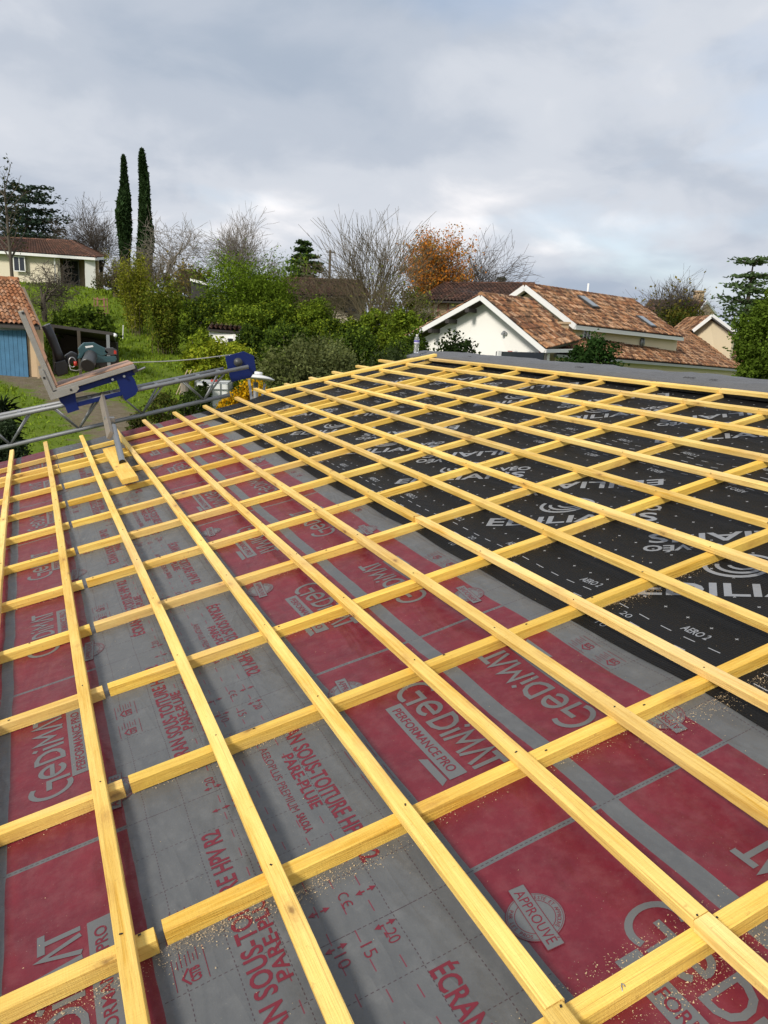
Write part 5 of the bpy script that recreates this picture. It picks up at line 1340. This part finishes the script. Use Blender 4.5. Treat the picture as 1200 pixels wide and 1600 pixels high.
def clumps(r, c, rad, n_cl, n_pt, cl=.34, shell=.55, drop=0.0, noise=.2):
    """points clumped through an ellipsoid's volume, denser near the outside, uneven outline"""
    c = np.array(c); rad = np.array(rad); P = []; K = []
    for k in range(n_cl):
        d = r.normal(0, 1, 3); d /= np.linalg.norm(d); d[2] = d[2] if d[2] > -.75 else -d[2]
        q = c + d * rad * (shell + (1 - shell) * r.random() ** .6) * r.uniform(1 - noise, 1 + noise * .6)
        rr = cl * r.uniform(.55, 1.35) * rad.mean(); w = r.normal(0, 1, (n_pt, 3)); w /= np.linalg.norm(w, axis=1, keepdims=True)
        P.append(q + w * rr * (r.random((n_pt, 1)) ** .45) * np.array([1, 1, .8])); K.append(np.full(n_pt, r.uniform(.72, 1.3)))
    for k in range(int(n_cl * .55)):            # stray shoots break the outline
        d = r.normal(0, 1, 3); d /= np.linalg.norm(d); d[2] = abs(d[2]) * .9
        q = c + d * rad * .9; g = d + np.array([0, 0, .7]) + r.normal(0, .3, 3); g /= np.linalg.norm(g)
        m = max(8, n_pt // 9); t = r.random((m, 1)); L = rad.mean() * r.uniform(.18, .42)
        P.append(q + g * L * t + r.normal(0, .035 * rad.mean(), (m, 3)) * (1.1 - t)); K.append(np.full(m, r.uniform(.9, 1.35)))
    return np.concatenate(P), np.concatenate(K)
def gz_(p): return terrain(float(p[0]), float(p[1]))

def shrub(name, label, px, top, D, w, col, leaf, n_cl=60, n_pt=70, group=None, bottom=None, alt=None, altp=0.0, seed=1, cat='shrub', long=1.6, rough=.3, dep=None, cl=.34, shellv=.55, long_stems=0):
    r = np.random.default_rng(seed); tp = at(px, top, D); gx_ = np.array([tp[0], tp[1], gz_(tp)]) if bottom is None else np.array([tp[0], tp[1], bottom])
    hgt = max(.5, tp[2] - gx_[2]); W = w / FPX * D / 2
    root = empty(name, gx_, label, cat, group)
    c = gx_ + np.array([0, 0, hgt * .49]); rad = (W * .94, dep or W, hgt * .44)
    P, K = clumps(r, c, rad, n_cl, n_pt, cl, shellv, 0, .22)
    P = P[P[:, 2] > gx_[2] - .1] ; K = K[:len(P)]
    V, F, C = leaves(r, P, leaf, col, rough, 1, 0, .8, alt, altp, long)
    C = np.clip(C * np.repeat(K, 4)[:, None], .002, 1)
    np_mesh('foliage', V, F, M['leaf'], root, False, C)
    segs = []
    for q in range(9 + long_stems):
        a = r.uniform(0, 2 * pi); e = c + np.array([cos(a) * W * .7, sin(a) * rad[1] * .7, r.uniform(-.1, .8) * rad[2] * (1.25 if q >= 9 else 1)])
        b = gx_ + np.array([r.normal(0, .12), r.normal(0, .12), -.05]); m = (b + e) / 2 + r.normal(0, .1, 3) * W
        segs += [(b, m, .04, .03), (m, e, .03, .01)]
    V, F = tubes(segs, 5); np_mesh('stems', V, F, M['bark'], root)
    return root

def bare(name, label, px, top, bot, D, par, maxl, rad, seed, mat='bark_pale', group='bare winter trees', lean=(0, 0, 1), trunkf=.26, leafcol=None, leafn=0, leafs=.15, ground=True, cat='tree', dens=1.0, alt=None):
    r = np.random.default_rng(seed); tp = at(px, top, D); base = np.array([tp[0], tp[1], 0.0]); base[2] = gz_(base) - .1
    if bot is not None: base[2] = at(px, bot, D)[2]
    H = tp[2] - base[2]; root = empty(name, base, label, cat, group)
    out, tips = [], []
    L0 = H * trunkf
    grow(r, base, np.array(lean, float), L0, rad, 0, maxl, out, tips, par)
    # scale vertically so that the crown reaches the measured height
    zs = np.percentile(np.array([o[1][2] for o in out]), 99.5); k = H / (zs - base[2])
    def sc(p): return base + (p - base) * np.array([k ** par.get('wide', 1.0), k ** par.get('wide', 1.0), k])
    tr = [(sc(p), sc(q), a, b) for p, q, a, b, l in out if l <= 1]; tw = [(sc(p), sc(q), max(a, par.get('min', .009)), max(b, par.get('min', .009) * .7)) for p, q, a, b, l in out if l > 1]
    V, F = tubes(tr, 7); np_mesh('trunk', V, F, M[mat], root, True)
    if tw:
        V, F = tubes(tw, 3); np_mesh('crown', V, F, M[mat], root)
    if leafcol is not None:
        T = np.array([sc(q) for p, q, a, b, l in out if l >= maxl - 1]); T = T[r.random(len(T)) < dens]
        V, F, C = leaves(r, T, leafs, leafcol, .4, leafn, .18, 1, alt, .3); np_mesh('leaves', V, F, M['leaf'], root, False, C)
    return root
VASE = dict(seg=4, wig=.09, up=.05, kids=[7, 5, 4, 3, 3], lo=.2, first=.4, ang=.55, len=.80, thin=.62)
ROUND = dict(seg=4, wig=.10, up=.035, kids=[8, 6, 5, 3, 2], lo=.15, first=.5, ang=.58, len=.82, thin=.56, min=.011)
GNARL = dict(seg=5, wig=.22, up=.02, kids=[6, 5, 4, 3, 2], lo=.2, first=.4, ang=.78, len=.76, thin=.58, min=.012)
UPR = dict(seg=4, wig=.05, up=.03, kids=[14, 6, 4, 2], lo=.12, first=.2, ang=.48, len=.82, thin=.45, min=.012)

# --- bare trees
bare('bare_tree', 'large round-headed bare grey tree above the bright bamboo', 382, 333, None, 58, ROUND, 5, .26, 21, 'bark_pale')
bare('bare_tree', 'tall bare tree with long upright shoots beside the orange tree', 588, 330, None, 44, UPR, 4, .22, 22, 'bark_olive', trunkf=.30)
bare('bare_tree', 'bare brown tree just right of the orange autumn tree', 728, 374, None, 56, ROUND, 5, .22, 23, 'bark')
bare('bare_tree', 'bare pale tree rising behind the hill house roof', 152, 314, None, 68, ROUND, 5, .24, 24, 'bark')
bare('bare_tree', 'gnarled bare tree standing right of the two cypresses', 262, 338, None, 56, GNARL, 5, .22, 25, 'bark_pale')
bare('bare_tree', 'low gnarled bare fruit tree on the grass below the hill house', 66, 408, None, 43, dict(GNARL, ang=.95), 5, .16, 26, 'bark', trunkf=.3)
bare('bare_tree', 'bare twiggy tree standing in front of the porch house', 522, 402, None, 47, GNARL, 5, .18, 27, 'bark_olive', trunkf=.45)
bare('bare_tree', 'brown bare thicket tree at the foot of the cypresses', 178, 392, None, 52, GNARL, 5, .16, 28, 'bark_olive', trunkf=.35)
bare('bare_tree', 'second brown bare tree under the right cypress', 232, 398, None, 50, GNARL, 5, .16, 29, 'bark_olive', trunkf=.35)
bare('bare_tree', 'bare spreading tree behind the tiled roof at right', 1052, 432, None, 62, ROUND, 5, .24, 30, 'bark', leafcol=(.16, .13, .03), leafn=1, leafs=.16, dens=.10)
bare('sparse_tree', 'thin tall tree with few leaves at the left edge', 7, 252, None, 55, dict(UPR, kids=[16, 4, 3], ang=.75, len=.34, first=.15), 3, .13, 31, 'bark', None, trunkf=.9, leafcol=(.05, .06, .02), leafn=1, leafs=.14, dens=.35)
bare('autumn_tree', 'tree with orange autumn leaves in the middle distance', 664, 361, None, 52, dict(VASE, kids=[9, 6, 5, 4], first=.3, ang=.33), 4, .24, 32, 'bark_olive', None, trunkf=.42, leafcol=(.52, .19, .03), leafn=7, leafs=.10, dens=.75, alt=(.34, .22, .06))
bare('bare_tree', 'small bare bush tree at the right end of the hedge', 612, 405, None, 40, VASE, 4, .12, 33, 'bark_olive', leafcol=(.16, .17, .04), leafn=1, leafs=.10, dens=.25)
bare('bare_tree', 'fine bare saplings left of the big dark hedge bush', 300, 405, None, 50, VASE, 4, .12, 34, 'bark_olive', leafcol=(.2, .15, .04), leafn=1, leafs=.12, dens=.3)

# --- cypresses
def cypress(px, top, D, w, seed, label):
    r = np.random.default_rng(seed); tp = at(px, top, D); b = np.array([tp[0], tp[1], 0.]); b[2] = gz_(b); H = tp[2] - b[2]; W = w / FPX * D / 2
    root = empty('cypress_tree', b, label, 'tree', 'twin cypresses')
    N = 15000; t = r.random(N) ** .8
    def R(t): return W * np.minimum(1, (1 - t) * 3.0 + .02) ** .7 * (0.80 + .20 * np.sin(t * 9 + seed)) * np.minimum(1, .75 + t * 2)
    a = r.uniform(0, 2 * pi, N); lump = .88 + .16 * np.sin(a * 3 + t * 31) * np.sin(t * 47 + a * 2) + r.normal(0, .05, N)
    rr = R(t) * lump * r.uniform(.7, 1.02, N)
    P = b + np.stack([np.cos(a) * rr + .12 * W * np.sin(t * 5 + seed), np.sin(a) * rr, .02 * H + t * H * .98], 1)
    V, F, C = leaves(r, P, .17, (.032, .058, .022), .45, 1, 0, 2.2, None, 0, 2.2)
    C *= np.repeat(.75 + .5 * (np.sin(a * 3 + t * 31) * np.sin(t * 47 + a * 2) > 0), 4)[:, None]
    np_mesh('crown', V, F, M['leaf'], root, False, C)
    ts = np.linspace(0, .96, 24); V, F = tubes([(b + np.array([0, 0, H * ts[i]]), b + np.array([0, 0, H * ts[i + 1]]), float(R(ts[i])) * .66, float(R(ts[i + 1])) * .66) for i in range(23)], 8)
    M.setdefault('core', plain('shade_core', (.010, .020, .008), .9, 0, .3, 4, .5)); np_mesh('dark_core', V, F, M['core'], root)  # solid core, darker than the leaves: the crown's inner shade put into colour
    V, F = tubes([(b - np.array([0, 0, .3]), b + np.array([0, 0, H * .15]), .2, .15)], 8); np_mesh('trunk', V, F, M['bark'], root, True)
cypress(191.5, 244, 62, 24, 3, 'left and slightly shorter of two tall dark cypresses')
cypress(222.5, 234, 62, 27, 5, 'right and taller of two tall dark cypresses')

# --- cedars and conifers
def cedar(name, px, top, D, spreadpx, seed, label, tiers=11, col=(.022, .045, .022), leaf=.2, flat=1.0, dens=1.0, bot=None, skew=0.0, shape=.9, start=.22):
    r = np.random.default_rng(seed); tp = at(px, top, D); b = np.array([tp[0], tp[1], 0.]); b[2] = gz_(b) if bot is None else at(px, bot, D)[2]; H = tp[2] - b[2]; W = spreadpx / FPX * D / 2
    root = empty(name, b, label, 'tree', 'conifers'); segs = []; P = []
    for k in range(tiers):
        f = start + (.97 - start) * k / (tiers - 1); z = b[2] + H * f; L = W * (1 - ((f - start) / (1 - start)) ** 1.25 * shape) * r.uniform(.8, 1.1)
        for q in range(7):
            a = q * 2 * pi / 7 + r.uniform(0, 1) + k; Lq = L * r.uniform(.65, 1.15) * (1 + skew * cos(a))
            e = np.array([tp[0] + cos(a) * Lq, tp[1] + sin(a) * Lq, z + Lq * r.uniform(-.16, .34) * flat]); s = np.array([tp[0], tp[1], z - .03 * H])
            m = (s + e) / 2 + np.array([0, 0, .06 * Lq]); segs += [(s, m, .09 * (1 - f) + .03, .05), (m, e, .05, .015)]
            nn = int(150 * dens * max(.25, Lq / W)); t = r.random(nn) ** .55
            c = np.where((t < .5)[:, None], s + (m - s) * (t * 2)[:, None], m + (e - m) * ((t - .5) * 2)[:, None])
            wd = .24 * Lq * (.35 + np.sin(t * pi * .9))
            P.append(c + np.stack([r.normal(0, 1, nn) * wd, r.normal(0, 1, nn) * wd, r.normal(0, .10, nn) * (.5 + Lq * .12)], 1))
    P = np.concatenate(P); V, F, C = leaves(r, P, leaf, col, .5, 1, 0, .35, None, 0, 2.0)
    np_mesh('crown', V, F, M['leaf'], root, False, C)
    segs.append((b - np.array([0, 0, .2]), np.array([tp[0], tp[1], b[2] + H * .55]), .34, .2)); segs.append((np.array([tp[0], tp[1], b[2] + H * .55]), tp, .2, .03))
    V, F = tubes(segs, 6); np_mesh('trunk', V, F, M['bark'], root)
cedar('cedar_tree', 38, 292, 78, 170, 41, 'large dark cedar behind the hill house at far left', 10, (.034, .052, .038), .22, .9, 1.3, None, 0, .62)
cedar('cedar_tree', 1178, 404, 58, 150, 42, 'pale green cedar with layered branches at the right edge', 8, (.085, .13, .055), .2, 1.0, .75, None, .1, .70)
cedar('pine_tree', 476, 375, 57, 66, 43, 'dark green conifer standing behind the porch house', 11, (.06, .10, .036), .2, .5, 1.2, None, 0, .75)
cedar('pine_tree', 785, 432, 85, 40, 44, 'tip of a distant conifer above the brown roof', 8, (.028, .05, .02), .28, .4, .6, None, 0, .75)

# --- shrubs, hedges, bamboo
DG, MG, LG, YG, OL = (.058, .092, .016), (.115, .165, .020), (.21, .265, .024), (.30, .32, .028), (.115, .13, .048)
shrub('hedge_bush', 'big rounded grey-green hedge bush just beyond the verge board', 500, 520, 17.5, 235, OL, .046, 250, 170, seed=51, bottom=-3.0, alt=(.10, .12, .05), altp=.25, dep=1.9, cl=.20, shellv=.72)
shrub('hedge_bush', 'grey-green hedge bush right behind the water bottle', 610, 536, 18.5, 120, (.045, .062, .024), .052, 120, 120, seed=52, bottom=-3.0, dep=1.2, cl=.24, shellv=.65, long_stems=14)
shrub('hedge_bush', 'rounded hedge bush above the blue head plate', 428, 540, 17.0, 110, OL, .052, 120, 120, seed=53, bottom=-3.0, alt=(.12, .15, .04), altp=.3, dep=1.2, cl=.22, shellv=.7)
shrub('bright_bush', 'bright yellow-green bush behind the hoist head', 346, 531, 31, 118, LG, .075, 120, 120, seed=54, alt=YG, altp=.4, cat='shrub', cl=.24, shellv=.65, long=2.2)
shrub('bright_bush', 'smaller bright bush left of the hoist head', 312, 515, 31, 50, LG, .075, 70, 90, seed=55, alt=MG, altp=.4, long=2.2)
HC = [DG, MG, (.09, .14, .018), MG, DG, (.12, .17, .022), MG, DG]
for k, (px, tp_, D, w, lb) in enumerate([(325, 452, 40, 80, 'dense green hedge shrub below the small white-edged shed'), (378, 470, 38, 90, 'dark hedge shrub directly above the garden hut'), (432, 468, 39, 84, 'green hedge shrub below the porch house posts'),
        (484, 470, 39, 80, 'hedge shrub with pale tips below the porch house'), (535, 492, 37, 84, 'low hedge shrub under the porch house window'), (585, 478, 38, 76, 'tall dark hedge shrub under the upright bare tree'), (632, 478, 37, 76, 'hedge shrub beside the white bargeboard'), (668, 486, 42, 60, 'last dark hedge shrub before the white gable')]):
    shrub('hedge_shrub', lb, px, tp_, D, w, HC[k], .085, 105, 125, 'garden hedge shrubs', seed=60 + k, alt=LG, altp=.22, cl=.26, shellv=.6)
for k, (px, tp_, D, w, lb) in enumerate([(455, 500, 30, 90, 'dark shrub in the hollow behind the big hedge bush'), (560, 505, 29, 100, 'dark shrub between hedge bush and hedge'), (640, 510, 27, 80, 'dark shrub left of the white gable'), (395, 505, 32, 70, 'dark shrub right of the garden hut')]):
    shrub('hedge_shrub', lb, px, tp_, D, w, (.045, .075, .015), .075, 110, 130, 'garden hedge shrubs', seed=75 + k, alt=MG, altp=.3, cl=.26)

def bamboo(px, top, bot, D, w, seed, label, col, alt, n=26, leaf=.16, dens=1.0):
    r = np.random.default_rng(seed); b = at(px, bot, D); b[2] = min(b[2], gz_(b)); tp = at(px, top, D); H = tp[2] - b[2]; W = w / FPX * D / 2
    root = empty('bamboo_clump', b, label, 'bamboo', 'bamboo clumps'); segs = []; P = []
    for k in range(n):
        o = r.normal(0, .3, 2) * W; h = H * r.uniform(.62, 1.0); ln = r.normal(0, .45, 2) * W; p = b + np.array([o[0], o[1], 0]); pts = []
        for i in range(6):
            t = (i + 1) / 6; q = b + np.array([o[0] + ln[0] * t ** 2, o[1] + ln[1] * t ** 2, h * (t - .06 * t ** 3)])
            segs.append((p, q, .022 * (1.1 - t), .02 * (1 - t * .9))); m = int((50 + 130 * t) * dens)
            for _ in range(m):
                if t > .25: P.append(p + (q - p) * r.random() + r.normal(0, .12, 3) * W * (.6 + t))
            p = q
    P = np.array(P); V, F, C = leaves(r, P, leaf, col, .45, 1, .05, .9, alt, .4, 2.8)
    np_mesh('foliage', V, F, M['leaf'], root, False, C); V, F = tubes(segs, 4); np_mesh('canes', V, F, M['bark_olive'], root)
bamboo(214, 392, 528, 44, 58, 81, 'tall yellowish bamboo clump below the cypresses', (.22, .22, .026), (.14, .16, .02), 22, .062, .5)
bamboo(262, 430, 560, 40, 62, 82, 'dark green bamboo clump right of the yellowish one', (.09, .125, .016), (.17, .18, .024), 26, .062, .55)
bamboo(378, 398, 492, 45, 118, 83, 'bright feathery bamboo plume in front of the round bare tree', (.14, .21, .02), (.08, .13, .015), 44, .062)
bamboo(425, 430, 500, 44, 70, 84, 'smaller bright bamboo right of the feathery plume', (.12, .18, .018), (.07, .11, .014), 24, .062)
bamboo(490, 455, 510, 40, 50, 85, 'small bamboo tuft below the conifer', (.11, .16, .018), (.07, .11, .014), 18, .062)
shrub('laurel_bush', 'glossy dark laurel bush behind the lean-to roof', 128, 482, 36, 100, DG, .13, 90, 110, seed=91, alt=MG, altp=.35)
shrub('brown_thicket', 'brownish scrub along the crest under the bare trees', 300, 415, 52, 90, (.13, .11, .03), .10, 60, 70, seed=92, alt=(.06, .08, .02), altp=.4)
shrub('brown_thicket', 'dark scrub below the cypress trunks', 195, 425, 54, 90, (.085, .075, .03), .10, 60, 80, seed=93, alt=(.04, .06, .015), altp=.4)
shrub('brown_thicket', 'olive scrub behind the hedge below the autumn tree', 640, 440, 46, 90, (.12, .115, .032), .10, 70, 80, seed=94, alt=MG, altp=.3)
shrub('brown_thicket', 'dark scrub along the skyline left of the conifer', 425, 425, 62, 110, (.09, .085, .03), .12, 60, 70, seed=95)
shrub('garden_shrub', 'dark evergreen shrub in front of the white gable wall', 716, 511, 23, 100, (.020, .034, .011), .07, 90, 90, seed=96, bottom=-2.4, alt=(.04, .06, .02), altp=.3, cl=.26, rough=.45)
shrub('garden_shrub', 'rounded dark shrub in front of the lower tiled roof', 930, 517, 25, 112, (.020, .045, .012), .07, 120, 110, seed=97, bottom=-2.4, alt=(.035, .07, .018), altp=.35, cl=.25)
shrub('garden_shrub', 'small shrub against the far cream gable', 1140, 516, 62, 22, DG, .12, 40, 60, seed=98)
shrub('green_tree', 'big dense green tree at the right edge', 1240, 430, 30, 140, (.075, .12, .016), .085, 300, 170, seed=99, alt=(.12, .18, .024), altp=.35, cat='tree', cl=.19, shellv=.6)
shrub('olive_tree', 'olive and yellow leaved small tree in front of the far brown house', 1062, 470, 60, 100, (.11, .10, .02), .15, 70, 60, seed=100, cat='tree', alt=(.05, .07, .015), altp=.4)
# near plants at lower left
r = np.random.default_rng(7)
SPK = empty('spiky_plant', down(at(5, 700, 14), -3.0), 'dark spiky yucca-like plant at the left edge below the garage', 'plant')
P = []; V = []; F = []; C = []
hub = at(4, 640, 14)
for k in range(420):
    a = r.uniform(0, 2 * pi); el_ = r.uniform(-.5, 1.35); L = r.uniform(.28, .48); d = np.array([cos(a) * cos(el_), sin(a) * cos(el_), sin(el_)])
    s = np.cross(d, [0, 0, 1.]); s /= max(1e-6, np.linalg.norm(s)); w = .016; o_ = hub + np.array([0, 0, r.uniform(-1.0, .1)]); b = len(V)
    V += [o_ - s * w, o_ + s * w, o_ + d * L * .6 + s * w * .8 - np.array([0, 0, .02]), o_ + d * L - np.array([0, 0, .08]), o_ + d * L * .6 - s * w * .8 - np.array([0, 0, .02])]; F.append((b, b + 1, b + 2, b + 3, b + 4)); C += [np.array((.018, .03, .016)) * r.uniform(.6, 1.6)] * 5
np_mesh('blades', np.array(V), np.array(F), M['leaf'], SPK, False, np.array(C))
V, F = tubes([(np.array([hub[0], hub[1], gz_(hub)]), hub, .14, .11)], 8); np_mesh('trunk', V, F, M['bark'], SPK)
shrub('clipped_bush', 'dark clipped bush under the hoist rail at lower left', 8, 648, 12.5, 72, (.022, .036, .016), .035, 160, 120, seed=101, bottom=-3.0, alt=(.05, .07, .04), altp=.3, cl=.22, shellv=.72)
# yellow-flowering shrub beyond the verge
def flower_shrub():
    r = np.random.default_rng(17); D = 10.6; tp = at(396, 588, D); b = np.array([tp[0], tp[1], -3.0])
    root = empty('flowering_shrub', b, 'shrub covered in yellow blossom beside the satellite dish', 'shrub')
    pts = []; K = []
    for (px, py, rd) in ((396, 602, .15), (384, 612, .14), (405, 612, .13), (372, 620, .13), (360, 628, .12), (350, 634, .10), (392, 624, .16), (412, 622, .12), (380, 640, .2), (400, 640, .2), (360, 650, .2), (345, 610 + 30, .07)):
        c = at(px, py, D + r.normal(0, .15)); n = int(2600 * rd); w = r.normal(0, 1, (n, 3)); w /= np.linalg.norm(w, axis=1, keepdims=True); pts.append(c + w * rd * (r.random((n, 1)) ** .5))
    P = np.concatenate(pts); V, F, C = leaves(r, P, .030, (.62, .36, .012), .3, 1, 0, 1, (.10, .12, .02), .14, 1.3)
    np_mesh('blossom', V, F, M['leaf'], root, False, C)
    P, K = clumps(r, b + np.array([0, 0, 1.75]), (.75, .6, 1.5), 50, 60, .3); V, F, C = leaves(r, P, .06, (.05, .08, .02), .4); np_mesh('foliage', V, F, M['leaf'], root, False, C)
    segs = []
    for k in range(10):
        e = at(r.uniform(350, 415), r.uniform(605, 640), D); segs.append((b + r.normal(0, .1, 3) * np.array([1, 1, 0]), e, .03, .008))
    V, F = tubes(segs, 5); np_mesh('stems', V, F, M['bark'], root)
flower_shrub()
# low scrub by the lawn below the roof edge
for k, (px, tp_, D, w, c_, lb) in enumerate([(215, 640, 15, 40, (.09, .085, .03), 'scrubby yellowing weeds just past the roof edge'), (255, 610, 21, 60, (.085, .09, .02), 'rough tuft of weeds beside the gravel track'), (300, 606, 20, 44, (.03, .05, .012), 'dark low shrub below the hoist head'), (318, 592, 26, 22, (.02, .03, .012), 'dark compost bush next to the water tank')]):
    tpz = at(px, tp_, D); shrub('weed_clump', lb, px, tp_, D, w, c_, .045, 45, 60, seed=110 + k, alt=(.06, .09, .02), altp=.4, bottom=max(gz_(tpz), tpz[2] - 1.1), cat='weeds')
